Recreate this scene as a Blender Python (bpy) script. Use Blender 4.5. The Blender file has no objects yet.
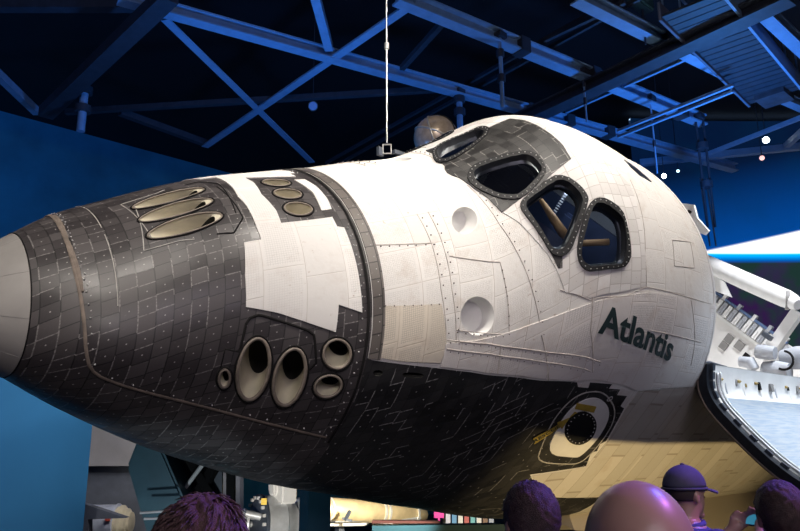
import bpy, bmesh, math, random
import numpy as np
from mathutils import Vector, Matrix
from mathutils.geometry import delaunay_2d_cdt

random.seed(7)
rng = np.random.default_rng(7)
scene = bpy.context.scene
COL = scene.collection
R = math.radians

# ------------------------------------------------------------------ camera
CAM = Vector((-1.4007, -8.0289, 1.7493))
FPX = 735.0
c_right = Vector((0.73102, -0.68231, -0.00795))
c_down = Vector((0.15589, 0.17835, -0.97154))
c_fwd = Vector((0.66431, 0.70898, 0.23674))
cd = bpy.data.cameras.new('camera')
co = bpy.data.objects.new('camera', cd)
COL.objects.link(co)
cd.sensor_fit = 'HORIZONTAL'
cd.sensor_width = 36
cd.lens = FPX * 36 / 800
cd.clip_start = 0.05
cd.clip_end = 300
m = Matrix((c_right, -c_down, -c_fwd)).transposed().to_4x4()
m.translation = CAM
co.matrix_world = m
scene.camera = co

# ------------------------------------------------------------------ world, exposure
wd = bpy.data.worlds.new('hall_ambient')
scene.world = wd
wd.use_nodes = True
bg = wd.node_tree.nodes['Background']
bg.inputs[0].default_value = (0.25, 0.34, 0.75, 1)
bg.inputs[1].default_value = 0.045
scene.view_settings.view_transform = 'Standard'
scene.view_settings.look = 'None'
scene.view_settings.gamma = 1
scene.view_settings.use_curve_mapping = False
scene.view_settings.exposure = 0.0

# ------------------------------------------------------------------ lamps of the hall and unseen added fill lights
def aim(o, target):
    o.rotation_euler = (Vector(target) - o.location).to_track_quat('-Z', 'Y').to_euler()

def spot(name, loc, target, energy, color, angle, size=0.25, blend=0.4):
    l = bpy.data.lights.new(name, 'SPOT')
    l.energy = energy; l.color = color; l.spot_size = R(angle); l.spot_blend = blend
    l.shadow_soft_size = size
    o = bpy.data.objects.new(name, l); COL.objects.link(o)
    o.location = loc; aim(o, target)
    return o

def area(name, loc, target, energy, color, sx, sy):
    l = bpy.data.lights.new(name, 'AREA')
    l.energy = energy; l.color = color; l.shape = 'RECTANGLE'; l.size = sx; l.size_y = sy
    o = bpy.data.objects.new(name, l); COL.objects.link(o)
    o.location = loc; aim(o, target)
    return o

WARM = (1.0, 0.93, 0.84)
spot('ceiling_spotlight', (-4.0, -5.2, 12.5), (1.5, 0, 4.0), 2700, WARM, 55, 0.5)
spot('ceiling_spotlight', (2.5, -6.2, 12.8), (4.5, 0, 4.6), 2350, WARM, 55, 0.5)
spot('ceiling_spotlight', (8.5, -6.0, 12.8), (7.5, 0.3, 5.0), 2300, WARM, 55, 0.5)
spot('front_spotlight', (-7.5, -12.5, 8.5), (1.8, -0.6, 3.0), 1500, WARM, 34, 0.4, 0.8)
spot('side_fill', (8.0, -9.2, 12.3), (6.4, -1.3, 4.6), 3200, WARM, 44, 0.4, 0.8)  # unseen spot added to brighten the cabin side
spot('bay_spotlight', (13, -6.0, 12.5), (13.5, -2.0, 2.8), 8000, (0.92, 0.95, 1.0), 60, 0.3)
spot('door_spotlight', (11.0, -9.5, 9.0), (11.0, -4.6, 1.4), 2300, (0.70, 0.85, 1.0), 50, 0.3)
spot('floor_uplight', (7.2, -6.7, -2.7), (9.6, -1.6, 0.8), 1250, (1.0, 0.74, 0.34), 66, 0.06)
area('hall_fill', (-4.0, -17.0, 7.5), (3.5, 0, 2.5), 560, (0.95, 0.84, 0.98), 9, 5)  # broad unseen fill, added so the belly shows
spot('blue_wash', (-8, 8, -2.5), (-6, 30, 7), 7000, (0.0, 0.36, 1.0), 100, 0.5, 1.0)
spot('blue_wash', (8, 6, 6.5), (9, 11, 14), 1500, (0.07, 0.31, 1.0), 150, 0.5, 0.9)
spot('blue_wash', (20, 0, 7.5), (19, 2, 14), 2300, (0.06, 0.31, 1.0), 150, 0.5, 0.9)
spot('blue_wash', (-2, 4, 7.0), (-1, 10, 14), 600, (0.12, 0.32, 1.0), 140, 0.5, 0.9)
spot('violet_stage_light', (4.6, -9.6, 6.5), (0.4, -6.6, 1.7), 1050, (0.70, 0.22, 1.0), 36, 0.12)
spot('blue_stage_light', (4.2, -7.6, 5.6), (0.3, -6.6, 1.7), 900, (0.10, 0.12, 1.0), 40, 0.1)
spot('sphere_fill', (5.0, -3.0, 12.0), (12.06, 4.9, 9.85), 1900, WARM, 14, 0.2)  # no real fixture: added because the other spots miss the sphere
spot('module_fill', (3.2, -0.4, 0.15), (5.6, 3.2, 0.6), 520, (1.0, 0.95, 0.86), 40, 0.1)  # unseen fill added under the craft to light the silver module
spot('module_fill', (7.0, 0.9, 0.9), (8.9, 4.3, 0.5), 800, (1.0, 0.90, 0.70), 80, 0.1)  # second added fill under the craft, for the gold tank
spot('stand_fill', (0.2, -2.6, -1.8), (2.8, 0.9, 1.3), 260, (0.75, 0.90, 1.0), 50, 0.1)  # unseen cold spot added to lift the dark stand column
spot('panel_blue_fill', (-4.5, -0.5, -2.5), (-2.2, 4.0, 2.8), 230, (0.0, 0.32, 1.0), 70, 0.4)  # added blue spot that lights the painted panel; no screen emits it

# ------------------------------------------------------------------ helpers: pixels of the 800x531 frame to world points
def ray(u, v):
    return c_fwd + c_right * ((u - 400) / FPX) + c_down * ((v - 265.5) / FPX)
def at(u, v, d):
    return CAM + ray(u, v) * d
def on_z(u, v, z):
    r = ray(u, v); return CAM + r * ((z - CAM.z) / r.z)
def on_x(u, v, x):
    r = ray(u, v); return CAM + r * ((x - CAM.x) / r.x)
def on_y(u, v, y):
    r = ray(u, v); return CAM + r * ((y - CAM.y) / r.y)

# ------------------------------------------------------------------ object helpers
def link(o, parent=None):
    COL.objects.link(o)
    if parent is not None:
        o.parent = parent
    return o

def tag(o, label=None, cat=None, group=None, kind=None):
    if label: o['label'] = label
    if cat: o['category'] = cat
    if group: o['group'] = group
    if kind: o['kind'] = kind
    return o

def empty(name, loc=(0, 0, 0), label=None, cat=None, group=None):
    o = bpy.data.objects.new(name, None)
    o.empty_display_size = 0.2
    COL.objects.link(o)
    o.location = loc
    return tag(o, label, cat, group)

def obj(name, bm, mat, parent=None, smooth=False, angle=None):
    me = bpy.data.meshes.new(name)
    bmesh.ops.recalc_face_normals(bm, faces=bm.faces[:]) if angle != 'keep' else None
    bm.to_mesh(me); bm.free()
    if mat is not None: me.materials.append(mat)
    if smooth:
        me.polygons.foreach_set('use_smooth', [True] * len(me.polygons))
        if isinstance(angle, (int, float)):
            try: me.set_sharp_from_angle(angle=R(angle))
            except Exception: pass
    o = bpy.data.objects.new(name, me)
    return link(o, parent)

def recentre(o):
    """put the origin of a top-level mesh at the middle of its base"""
    me = o.data
    n = len(me.vertices)
    a = np.empty(n * 3); me.vertices.foreach_get('co', a); a = a.reshape(-1, 3)
    c = Vector(((a[:, 0].min() + a[:, 0].max()) / 2, (a[:, 1].min() + a[:, 1].max()) / 2, a[:, 2].min()))
    me.transform(Matrix.Translation(-c)); o.location = c
    return o

def box(bm, c, s, rot=None):
    M = Matrix.Translation(Vector(c))
    if rot is not None: M = M @ (rot if isinstance(rot, Matrix) else Matrix.Rotation(rot, 4, 'Z'))
    M = M @ Matrix.Diagonal((s[0], s[1], s[2], 1))
    return bmesh.ops.create_cube(bm, size=1, matrix=M)['verts']

def frame_of(p, q, up=(0, 0, 1)):
    d = (Vector(q) - Vector(p)); L = d.length; d.normalize()
    up = Vector(up)
    if abs(d.dot(up)) > 0.98: up = Vector((0, 1, 0))
    s = d.cross(up).normalized(); u = s.cross(d)
    M = Matrix((s, u, d)).transposed().to_4x4()
    M.translation = Vector(p)
    return M, L

def prism(bm, prof, p, q, up=(0, 0, 1)):
    """extrude a 2-D profile (side, up) from p to q"""
    M, L = frame_of(p, q, up)
    a = [bm.verts.new(M @ Vector((x, y, 0))) for x, y in prof]
    b = [bm.verts.new(M @ Vector((x, y, L))) for x, y in prof]
    n = len(prof)
    bm.faces.new(a); bm.faces.new(b[::-1])
    for i in range(n):
        bm.faces.new((a[i], b[i], b[(i + 1) % n], a[(i + 1) % n]))

def bar(bm, p, q, w, h, up=(0, 0, 1)):
    prism(bm, [(-w/2, -h/2), (w/2, -h/2), (w/2, h/2), (-w/2, h/2)], p, q, up)

def ibeam(bm, p, q, w, h, t=None):
    t = t or h * 0.14
    k = w * 0.07
    prism(bm, [(-w/2, -h/2), (w/2, -h/2), (w/2, -h/2+t), (k, -h/2+t), (k, h/2-t), (w/2, h/2-t), (w/2, h/2), (-w/2, h/2), (-w/2, h/2-t), (-k, h/2-t), (-k, -h/2+t), (-w/2, -h/2+t)], p, q)

def tube(bm, pts, r, seg=10, closed=False, caps=True):
    pts = [Vector(p) for p in pts]; n = len(pts)
    rs = r if isinstance(r, (list, tuple)) else [r] * n
    rings = []
    prev = None
    for i in range(n):
        if closed: d = pts[(i+1) % n] - pts[i-1]
        else: d = pts[min(i+1, n-1)] - pts[max(i-1, 0)]
        d.normalize()
        if prev is None:
            s = d.orthogonal().normalized()
        else:
            s = (prev - d * prev.dot(d)).normalized()
        prev = s
        t = d.cross(s)
        rings.append([bm.verts.new(pts[i] + (s * math.cos(a) + t * math.sin(a)) * rs[i]) for a in [2*math.pi*k/seg for k in range(seg)]])
    for i in range(n if closed else n - 1):
        A, B = rings[i], rings[(i+1) % n]
        for k in range(seg):
            try: bm.faces.new((A[k], A[(k+1) % seg], B[(k+1) % seg], B[k]))
            except ValueError: pass
    if caps and not closed:
        bm.faces.new(rings[0][::-1]); bm.faces.new(rings[-1])

def lathe(bm, prof, M=None, seg=32):
    """revolve (r, z) profile around local z"""
    M = M or Matrix()
    rings = []
    for r, z in prof:
        if r < 1e-5:
            rings.append([bm.verts.new(M @ Vector((0, 0, z)))])
        else:
            rings.append([bm.verts.new(M @ Vector((r*math.cos(2*math.pi*k/seg), r*math.sin(2*math.pi*k/seg), z))) for k in range(seg)])
    for A, B in zip(rings[:-1], rings[1:]):
        for k in range(seg):
            a0, a1 = A[k % len(A)], A[(k+1) % len(A)]; b0, b1 = B[k % len(B)], B[(k+1) % len(B)]
            vs = []
            for v in (a0, a1, b1, b0):
                if v not in vs: vs.append(v)
            if len(vs) > 2:
                try: bm.faces.new(vs)
                except ValueError: pass

# ------------------------------------------------------------------ materials
def newmat(name):
    mt = bpy.data.materials.new(name); mt.use_nodes = True
    nt = mt.node_tree
    return mt, nt, nt.nodes['Principled BSDF']

class NT:
    def __init__(s, nt): s.nt = nt
    def n(s, typ, **kw):
        nd = s.nt.nodes.new(typ)
        for k, v in kw.items(): setattr(nd, k, v)
        return nd
    def put(s, sock, v):
        if isinstance(v, bpy.types.NodeSocket): s.nt.links.new(v, sock)
        elif v is not None:
            if isinstance(v, (tuple, list)) and len(v) == 3 and sock.type == 'RGBA': v = (*v, 1)
            sock.default_value = v
    def m(s, op, a, b=None, c=None):
        nd = s.n('ShaderNodeMath', operation=op)
        s.put(nd.inputs[0], a); s.put(nd.inputs[1], b)
        if c is not None: s.put(nd.inputs[2], c)
        return nd.outputs[0]
    def mix(s, f, a, b, blend='MIX'):
        nd = s.n('ShaderNodeMix', data_type='RGBA', blend_type=blend)
        s.put(nd.inputs[0], f); s.put(nd.inputs[6], a); s.put(nd.inputs[7], b)
        return nd.outputs[2]
    def ramp(s, v, lo, hi, a=0.0, b=1.0):
        nd = s.n('ShaderNodeMapRange'); nd.clamp = True
        s.put(nd.inputs[0], v); s.put(nd.inputs[1], lo); s.put(nd.inputs[2], hi); s.put(nd.inputs[3], a); s.put(nd.inputs[4], b)
        return nd.outputs[0]
    def noise(s, vec, scale, detail=3, rough=0.55, w=None):
        nd = s.n('ShaderNodeTexNoise')
        if vec is not None: s.nt.links.new(vec, nd.inputs['Vector'])
        nd.inputs['Scale'].default_value = scale; nd.inputs['Detail'].default_value = detail; nd.inputs['Roughness'].default_value = rough
        return nd.outputs['Fac']
    def white(s, vec):
        nd = s.n('ShaderNodeTexWhiteNoise', noise_dimensions='3D'); s.nt.links.new(vec, nd.inputs['Vector'])
        return nd.outputs['Value'], nd.outputs['Color']
    def comb(s, x, y, z=0.0):
        nd = s.n('ShaderNodeCombineXYZ'); s.put(nd.inputs[0], x); s.put(nd.inputs[1], y); s.put(nd.inputs[2], z)
        return nd.outputs[0]
    def bump(s, h, strength, dist, bsdf):
        nd = s.n('ShaderNodeBump'); nd.inputs['Strength'].default_value = strength; nd.inputs['Distance'].default_value = dist
        s.put(nd.inputs['Height'], h); s.nt.links.new(nd.outputs[0], bsdf.inputs['Normal'])

def plain(name, col, rough=0.5, metal=0.0, var=0.12, scale=4.0, bump=0.0, emit=None, estr=0.0, spec=0.5):
    mt, nt, b = newmat(name); q = NT(nt)
    tc = q.n('ShaderNodeTexCoord').outputs['Object']
    f = q.noise(tc, scale, 4)
    lo = tuple(c * (1 - var) for c in col); hi = tuple(min(1, c * (1 + var)) for c in col)
    nt.links.new(q.mix(q.ramp(f, 0.3, 0.7), lo, hi), b.inputs['Base Color'])
    b.inputs['Roughness'].default_value = rough; b.inputs['Metallic'].default_value = metal
    b.inputs['Specular IOR Level'].default_value = spec
    if bump: q.bump(q.noise(tc, scale * 8, 4), bump, 0.01, b)
    if emit:
        b.inputs['Emission Color'].default_value = (*emit, 1); b.inputs['Emission Strength'].default_value = estr
    return mt

def tiles(name, c_lo, c_hi, size=0.155, gap=0.035, gapcol=(0.3, 0.28, 0.26), gapamt=0.5, dot=0.055, dotcol=(0.6, 0.58, 0.55), rough=0.42, stain=None, stagger=0.5, aspect=1.0, dark_gap=(0.01, 0.01, 0.01), shear=0.0, dotprob=0.75):
    """square heat tiles laid in courses along the UV (metres)"""
    mt, nt, b = newmat(name); q = NT(nt)
    uv = q.n('ShaderNodeTexCoord').outputs['UV']
    sp = q.n('ShaderNodeSeparateXYZ'); nt.links.new(uv, sp.inputs[0])
    vv = q.m('DIVIDE', sp.outputs[1], size)
    uu = q.m('DIVIDE', sp.outputs[0], size * aspect)
    if shear: uu = q.m('ADD', uu, q.m('MULTIPLY', vv, shear))
    col = q.m('FLOOR', uu)
    off, _ = q.white(q.comb(col, 3.7))
    vv2 = q.m('ADD', vv, q.m('MULTIPLY', off, stagger))
    row = q.m('FLOOR', vv2)
    fu = q.m('FRACT', uu); fv = q.m('FRACT', vv2)
    du = q.m('MINIMUM', fu, q.m('SUBTRACT', 1.0, fu)); dv = q.m('MINIMUM', fv, q.m('SUBTRACT', 1.0, fv))
    g_u = q.m('LESS_THAN', du, gap); g_v = q.m('LESS_THAN', dv, gap)
    # which seams show light filler: one random value per edge
    eu, _ = q.white(q.comb(q.m('FLOOR', q.m('ADD', uu, 0.5)), row, 11.0))
    ev, _ = q.white(q.comb(col, q.m('FLOOR', q.m('ADD', vv2, 0.5)), 23.0))
    area_n = q.ramp(q.noise(uv, 0.9, 2), 0.35, 0.65, 0.15, -0.25)
    thr = q.m('ADD', area_n, gapamt)
    lit = q.m('MAXIMUM', q.m('MULTIPLY', g_u, q.m('LESS_THAN', eu, thr)), q.m('MULTIPLY', g_v, q.m('LESS_THAN', ev, thr)))
    anyg = q.m('MAXIMUM', g_u, g_v)
    rnd, rcol = q.white(q.comb(col, row, 5.0))
    base = q.mix(q.m('POWER', rnd, 1.4), c_lo, c_hi)
    worn = q.ramp(q.noise(uv, 26, 4, 0.7), 0.60, 0.78, 0, 0.35)
    base = q.mix(worn, base, tuple(min(1, c * 1.9 + 0.03) for c in c_hi))
    if stain:
        st = q.ramp(q.noise(uv, 1.7, 5, 0.65), 0.55, 0.75, 0, 0.8)
        base = q.mix(st, base, stain)
    base = q.mix(q.m('MULTIPLY', anyg, 0.75), base, dark_gap)
    base = q.mix(q.m('MULTIPLY', lit, q.ramp(q.noise(uv, 40, 2), 0.35, 0.6, 0.25, 0.85)), base, gapcol)
    if dot:
        d = q.m('SQRT', q.m('ADD', q.m('POWER', q.m('SUBTRACT', fu, 0.5), 2.0), q.m('POWER', q.m('SUBTRACT', fv, 0.5), 2.0)))
        dm = q.m('MULTIPLY', q.m('LESS_THAN', d, dot), q.m('LESS_THAN', rnd, dotprob))
        base = q.mix(q.m('MULTIPLY', dm, 0.8), base, dotcol)
    nt.links.new(base, b.inputs['Base Color'])
    nt.links.new(q.m('ADD', rough, q.m('MULTIPLY', q.m('SUBTRACT', rnd, 0.5), 0.2)), b.inputs['Roughness'])
    q.bump(q.m('MULTIPLY', q.m('SUBTRACT', 1.0, anyg), q.m('ADD', 0.7, q.m('MULTIPLY', rnd, 0.3))), 0.35, 0.004, b)
    return mt

def quilt(name, col, panel=(0.62, 0.5), grid=0.022, line=0.12, stain=(0.32, 0.20, 0.12), stain_amt=0.6, seam=0.55, rough=0.85, tint=None):
    """stitched white felt and quilted blankets: big panels, fine stitch grid, brown stains"""
    mt, nt, b = newmat(name); q = NT(nt)
    uv = q.n('ShaderNodeTexCoord').outputs['UV']
    sp = q.n('ShaderNodeSeparateXYZ'); nt.links.new(uv, sp.inputs[0])
    U, V = sp.outputs[0], sp.outputs[1]
    pu = q.m('DIVIDE', U, panel[0]); cu = q.m('FLOOR', pu)
    off, _ = q.white(q.comb(cu, 9.1))
    pv = q.m('ADD', q.m('DIVIDE', V, panel[1]), off); cv = q.m('FLOOR', pv)
    fu, fv = q.m('FRACT', pu), q.m('FRACT', pv)
    eu = q.m('MULTIPLY', q.m('MINIMUM', fu, q.m('SUBTRACT', 1.0, fu)), panel[0])
    ev = q.m('MULTIPLY', q.m('MINIMUM', fv, q.m('SUBTRACT', 1.0, fv)), panel[1])
    e = q.m('MINIMUM', eu, ev)
    sm = q.ramp(e, 0.0, 0.007, 1, 0)
    strip = q.ramp(e, 0.035, 0.045, 1, 0)
    rnd, _ = q.white(q.comb(cu, cv, 2.0))
    gu = q.m('FRACT', q.m('DIVIDE', U, grid)); gv = q.m('FRACT', q.m('DIVIDE', V, grid))
    gl = q.m('MAXIMUM', q.m('LESS_THAN', gu, 0.16), q.m('LESS_THAN', gv, 0.16))
    gl = q.m('MULTIPLY', gl, q.m('MULTIPLY', q.ramp(rnd, 0.25, 0.6), q.m('SUBTRACT', 1.0, strip)))
    lo = tuple(c * 0.90 for c in col)
    base = q.mix(rnd, lo, col)
    base = q.mix(q.m('MULTIPLY', gl, line * 2.2), base, tuple(c * 0.45 for c in col))
    dirt = q.ramp(q.noise(uv, 3.3, 6, 0.7), 0.52, 0.78, 0, stain_amt)
    base = q.mix(dirt, base, tuple(0.5 * (a + c) for a, c in zip(stain, col)))
    spots = q.ramp(q.noise(uv, 14, 3, 0.6), 0.655, 0.74, 0, 0.75)
    base = q.mix(q.m('MULTIPLY', spots, q.ramp(q.noise(uv, 1.1, 2), 0.45, 0.6)), base, stain)
    base = q.mix(q.m('MULTIPLY', sm, seam), base, tuple(0.45 * (a + c) for a, c in zip(stain, col)))
    nt.links.new(base, b.inputs['Base Color'])
    b.inputs['Roughness'].default_value = rough
    b.inputs['Specular IOR Level'].default_value = 0.25
    h = q.m('ADD', q.m('MULTIPLY', gl, -0.25), q.m('ADD', q.m('MULTIPLY', sm, -0.9), q.m('MULTIPLY', q.noise(uv, 9, 3), 0.9)))
    q.bump(h, 0.45, 0.008, b)
    return mt

def glass_mat(name, tint=(0.55, 0.62, 0.7), mixf=0.30):
    mt, nt, b = newmat(name); q = NT(nt)
    out = nt.nodes['Material Output']
    tr = q.n('ShaderNodeBsdfTransparent'); tr.inputs[0].default_value = (*tint, 1)
    gl = q.n('ShaderNodeBsdfGlossy'); gl.inputs['Roughness'].default_value = 0.03
    gl.inputs[0].default_value = (0.9, 0.95, 1, 1)
    fr = q.n('ShaderNodeFresnel'); fr.inputs[0].default_value = 1.5
    mx = q.n('ShaderNodeMixShader')
    nt.links.new(q.m('ADD', q.m('MULTIPLY', fr.outputs[0], 0.8), mixf * 0.15), mx.inputs[0])
    nt.links.new(tr.outputs[0], mx.inputs[1]); nt.links.new(gl.outputs[0], mx.inputs[2])
    nt.links.new(mx.outputs[0], out.inputs[0])
    return mt

M = {}
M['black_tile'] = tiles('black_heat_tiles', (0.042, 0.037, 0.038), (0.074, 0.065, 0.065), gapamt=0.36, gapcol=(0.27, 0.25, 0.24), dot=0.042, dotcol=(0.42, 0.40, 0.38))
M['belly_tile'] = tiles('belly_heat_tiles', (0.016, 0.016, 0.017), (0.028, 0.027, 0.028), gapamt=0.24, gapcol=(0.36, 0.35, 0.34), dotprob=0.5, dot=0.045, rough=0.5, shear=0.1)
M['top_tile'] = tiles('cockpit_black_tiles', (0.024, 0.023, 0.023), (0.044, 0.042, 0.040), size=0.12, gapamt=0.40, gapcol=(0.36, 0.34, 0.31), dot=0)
M['grey_tile'] = tiles('grey_tile_course', (0.10, 0.088, 0.08), (0.17, 0.15, 0.135), size=0.2, gapamt=0.1, dot=0, gapcol=(0.3, 0.28, 0.25))
M['white_tile'] = tiles('white_heat_tiles', (0.60, 0.575, 0.55), (0.74, 0.715, 0.69), size=0.17, gap=0.03, gapamt=0.0, dot=0.03, dotcol=(0.4, 0.36, 0.33), dark_gap=(0.40, 0.36, 0.33), rough=0.6, stain=(0.62, 0.54, 0.49), dotprob=0.4)
M['felt'] = quilt('white_felt_blanket', (0.76, 0.735, 0.70), panel=(0.5, 0.44), line=0.15, stain_amt=0.75, seam=0.6)
M['felt_side'] = quilt('stitched_side_blanket', (0.74, 0.70, 0.67), panel=(0.46, 0.40), grid=0.030, line=0.26, stain_amt=0.85, seam=0.75)
M['patch'] = quilt('quilted_white_patch', (0.80, 0.775, 0.74), panel=(0.45, 0.62), grid=0.026, line=0.16, stain_amt=0.45, seam=0.4)
M['tan_patch'] = quilt('stained_quilt', (0.68, 0.61, 0.51), panel=(0.35, 0.9), grid=0.024, line=0.3, stain_amt=0.7)
M['lower_tile'] = tiles('white_lower_tiles', (0.52, 0.49, 0.44), (0.64, 0.60, 0.55), size=0.95, aspect=0.36, gap=0.018, gapamt=0.0, dot=0, dark_gap=(0.34, 0.29, 0.24), rough=0.7, stain=(0.50, 0.42, 0.34), stagger=1.0)
M['nose'] = plain('grey_nose_ceramic', (0.27, 0.255, 0.24), rough=0.5, var=0.10, scale=2.5)
M['gasket'] = plain('black_gasket', (0.012, 0.011, 0.011), rough=0.85, spec=0.2)
M['tan_seam'] = plain('tan_filler_seam', (0.17, 0.135, 0.11), rough=0.8, var=0.3, scale=9)
M['light_seam'] = plain('pale_seam_line', (0.42, 0.40, 0.37), rough=0.7, var=0.3, scale=9)
M['dust_seam'] = plain('dusty_blanket_seam', (0.52, 0.47, 0.43), rough=0.9, var=0.25, scale=9)
M['fastener'] = plain('dark_fastener', (0.16, 0.13, 0.12), rough=0.6)
M['nozzle'] = plain('ochre_nozzle_lining', (0.62, 0.57, 0.43), rough=0.5, var=0.12, scale=3)
M['rim'] = plain('tan_nozzle_rim', (0.24, 0.20, 0.16), rough=0.5, var=0.25, scale=9)
M['throat'] = plain('nozzle_throat_shade', (0.02, 0.02, 0.015), rough=0.8)  # black of the throat, which also paints shade inside the nozzles
M['frame'] = plain('dark_window_frame', (0.016, 0.016, 0.017), rough=0.6, var=0.4, scale=14, spec=0.25)
M['reveal'] = plain('black_window_reveal', (0.012, 0.013, 0.016), rough=0.35)
M['bolt'] = plain('pale_bolt', (0.48, 0.47, 0.46), rough=0.5)
M['glass'] = glass_mat('cockpit_glass')
M['white'] = plain('white_paint', (0.78, 0.77, 0.75), rough=0.5, var=0.06)
M['letter'] = plain('dark_green_lettering', (0.010, 0.028, 0.030), rough=0.6, var=0.05)
M['yellow'] = plain('faded_yellow_marking', (0.42, 0.30, 0.045), rough=0.6, var=0.18, scale=12)
M['orange'] = plain('orange_marker', (0.75, 0.36, 0.02), rough=0.5)
M['liner'] = plain('white_bay_liner', (0.74, 0.72, 0.69), rough=0.8, var=0.08, scale=2, bump=0.3)
M['grey_blanket'] = plain('grey_equipment_blanket', (0.38, 0.39, 0.42), rough=0.7, var=0.15, scale=5, bump=0.4)
M['greypaint'] = plain('grey_panel', (0.22, 0.21, 0.20), rough=0.6)
M['gold'] = plain('gold_bracket', (0.42, 0.28, 0.06), rough=0.4, metal=0.4)
M['seal'] = plain('black_door_seal', (0.012, 0.015, 0.022), rough=0.45, var=0.4, scale=12)
M['steel'] = plain('brushed_steel', (0.66, 0.67, 0.68), rough=0.38, metal=0.5, var=0.15, scale=6)
M['darksteel'] = plain('dark_steel', (0.045, 0.055, 0.075), rough=0.5, var=0.3)
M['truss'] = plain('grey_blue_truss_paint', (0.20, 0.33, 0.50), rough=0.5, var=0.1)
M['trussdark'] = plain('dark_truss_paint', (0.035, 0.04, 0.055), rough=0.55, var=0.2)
M['wall'] = plain('blue_grey_wall', (0.03, 0.24, 0.42), rough=0.9, var=0.25, scale=0.4)
M['dark'] = plain('dark_roof_deck', (0.004, 0.005, 0.010), rough=0.9)
M['concrete'] = plain('cast_concrete', (0.42, 0.42, 0.48), rough=0.9, var=0.14, scale=1.2, bump=0.25)
M['slate'] = plain('slate_grey_paint', (0.13, 0.15, 0.21), rough=0.8)
M['teal'] = plain('teal_stand_paint', (0.05, 0.13, 0.17), rough=0.4, var=0.08)
M['floor'] = plain('dark_floor_covering', (0.05, 0.05, 0.06), rough=0.6, var=0.2, scale=2)

def radiator_mat():
    mt, nt, b = newmat('silvered_radiator'); q = NT(nt)
    uv = q.n('ShaderNodeTexCoord').outputs['UV']
    sp = q.n('ShaderNodeSeparateXYZ'); nt.links.new(uv, sp.inputs[0])
    f = q.m('FRACT', q.m('DIVIDE', sp.outputs[1], 0.1))
    ln = q.m('LESS_THAN', f, 0.10)
    nd = q.n('ShaderNodeTexNoise'); nt.links.new(q.comb(q.m('MULTIPLY', sp.outputs[0], 2.5), q.m('MULTIPLY', sp.outputs[1], 22)), nd.inputs['Vector'])
    nd.inputs['Scale'].default_value = 1.0
    base = q.mix(q.ramp(nd.outputs['Fac'], 0.35, 0.65), (0.56, 0.70, 0.86), (0.78, 0.86, 0.94))
    base = q.mix(q.m('MULTIPLY', ln, 0.5), base, (0.9, 0.92, 0.95))
    nt.links.new(base, b.inputs['Base Color'])
    b.inputs['Roughness'].default_value = 0.32; b.inputs['Metallic'].default_value = 0.55
    return mt
M['radiator'] = radiator_mat()

# outlines on the hull: (station in metres aft of the nose, angle from the crown)
Z = {}
Z['edge'] = [(3.713, 1.167), (4.041, 1.19), (4.551, 1.224), (4.994, 1.256), (5.587, 1.312), (6.023, 1.363), (6.518, 1.408), (6.566, 1.433), (6.723, 1.445), (6.71, 1.416), (7.064, 1.438), (7.056, 1.462), (7.252, 1.475), (7.258, 1.507), (7.459, 1.521), (7.467, 1.583), (7.575, 1.601), (7.696, 1.792), (7.614, 1.807), (7.661, 1.848), (7.556, 1.853), (7.673, 1.934), (7.506, 1.938), (7.128, 1.946), (6.752, 1.96), (6.904, 2.008), (7.492, 2.114)]
Z['c1'] = [(2.527, -0.352), (2.551, -0.101), (2.558, 0.133), (2.565, 0.324), (2.575, 0.442), (2.405, 0.459), (2.375, 0.695), (2.387, 0.91), (2.694, 0.935), (3.279, 1.015), (3.295, 0.853), (3.547, 0.893), (3.534, 0.713), (3.522, 0.515), (3.513, 0.348), (3.438, 0.338), (3.432, 0.259), (2.832, 0.308), (2.839, 0.19), (2.803, 0.029), (2.746, -0.164)]
Z['c2'] = [(3.395, -0.232), (3.419, -0.078), (3.378, 0.091), (3.35, 0.198), (3.477, 0.189), (3.508, 0.081), (3.518, -0.069), (3.505, -0.251)]
Z['F1F'] = [(2.276, 0.254), (2.261, 0.275), (2.231, 0.294), (2.186, 0.308), (2.13, 0.318), (2.065, 0.321), (1.996, 0.318), (1.925, 0.308), (1.857, 0.292), (1.794, 0.27), (1.739, 0.244), (1.695, 0.214), (1.664, 0.183), (1.647, 0.151), (1.645, 0.122), (1.659, 0.097), (1.687, 0.078), (1.728, 0.066), (1.78, 0.061), (1.841, 0.065), (1.907, 0.074), (1.977, 0.09), (2.046, 0.11), (2.112, 0.132), (2.171, 0.156), (2.219, 0.181), (2.254, 0.206), (2.273, 0.23)]
Z['F3F'] = [(2.228, 0.016), (2.213, 0.036), (2.184, 0.052), (2.144, 0.065), (2.094, 0.072), (2.037, 0.073), (1.977, 0.068), (1.916, 0.057), (1.857, 0.04), (1.803, 0.017), (1.756, -0.009), (1.719, -0.038), (1.693, -0.068), (1.68, -0.097), (1.681, -0.124), (1.694, -0.148), (1.721, -0.165), (1.758, -0.176), (1.806, -0.179), (1.86, -0.175), (1.919, -0.164), (1.98, -0.148), (2.039, -0.128), (2.096, -0.105), (2.145, -0.08), (2.186, -0.055), (2.214, -0.03), (2.228, -0.006)]
Z['F1U'] = [(3.247, 0.171), (3.229, 0.187), (3.206, 0.201), (3.177, 0.213), (3.144, 0.222), (3.11, 0.228), (3.074, 0.231), (3.04, 0.229), (3.009, 0.224), (2.982, 0.215), (2.96, 0.203), (2.946, 0.189), (2.939, 0.172), (2.941, 0.154), (2.95, 0.135), (2.968, 0.117), (2.993, 0.1), (3.023, 0.086), (3.058, 0.075), (3.095, 0.069), (3.131, 0.067), (3.166, 0.069), (3.197, 0.076), (3.224, 0.087), (3.243, 0.101), (3.256, 0.117), (3.26, 0.135), (3.257, 0.153)]
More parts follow.
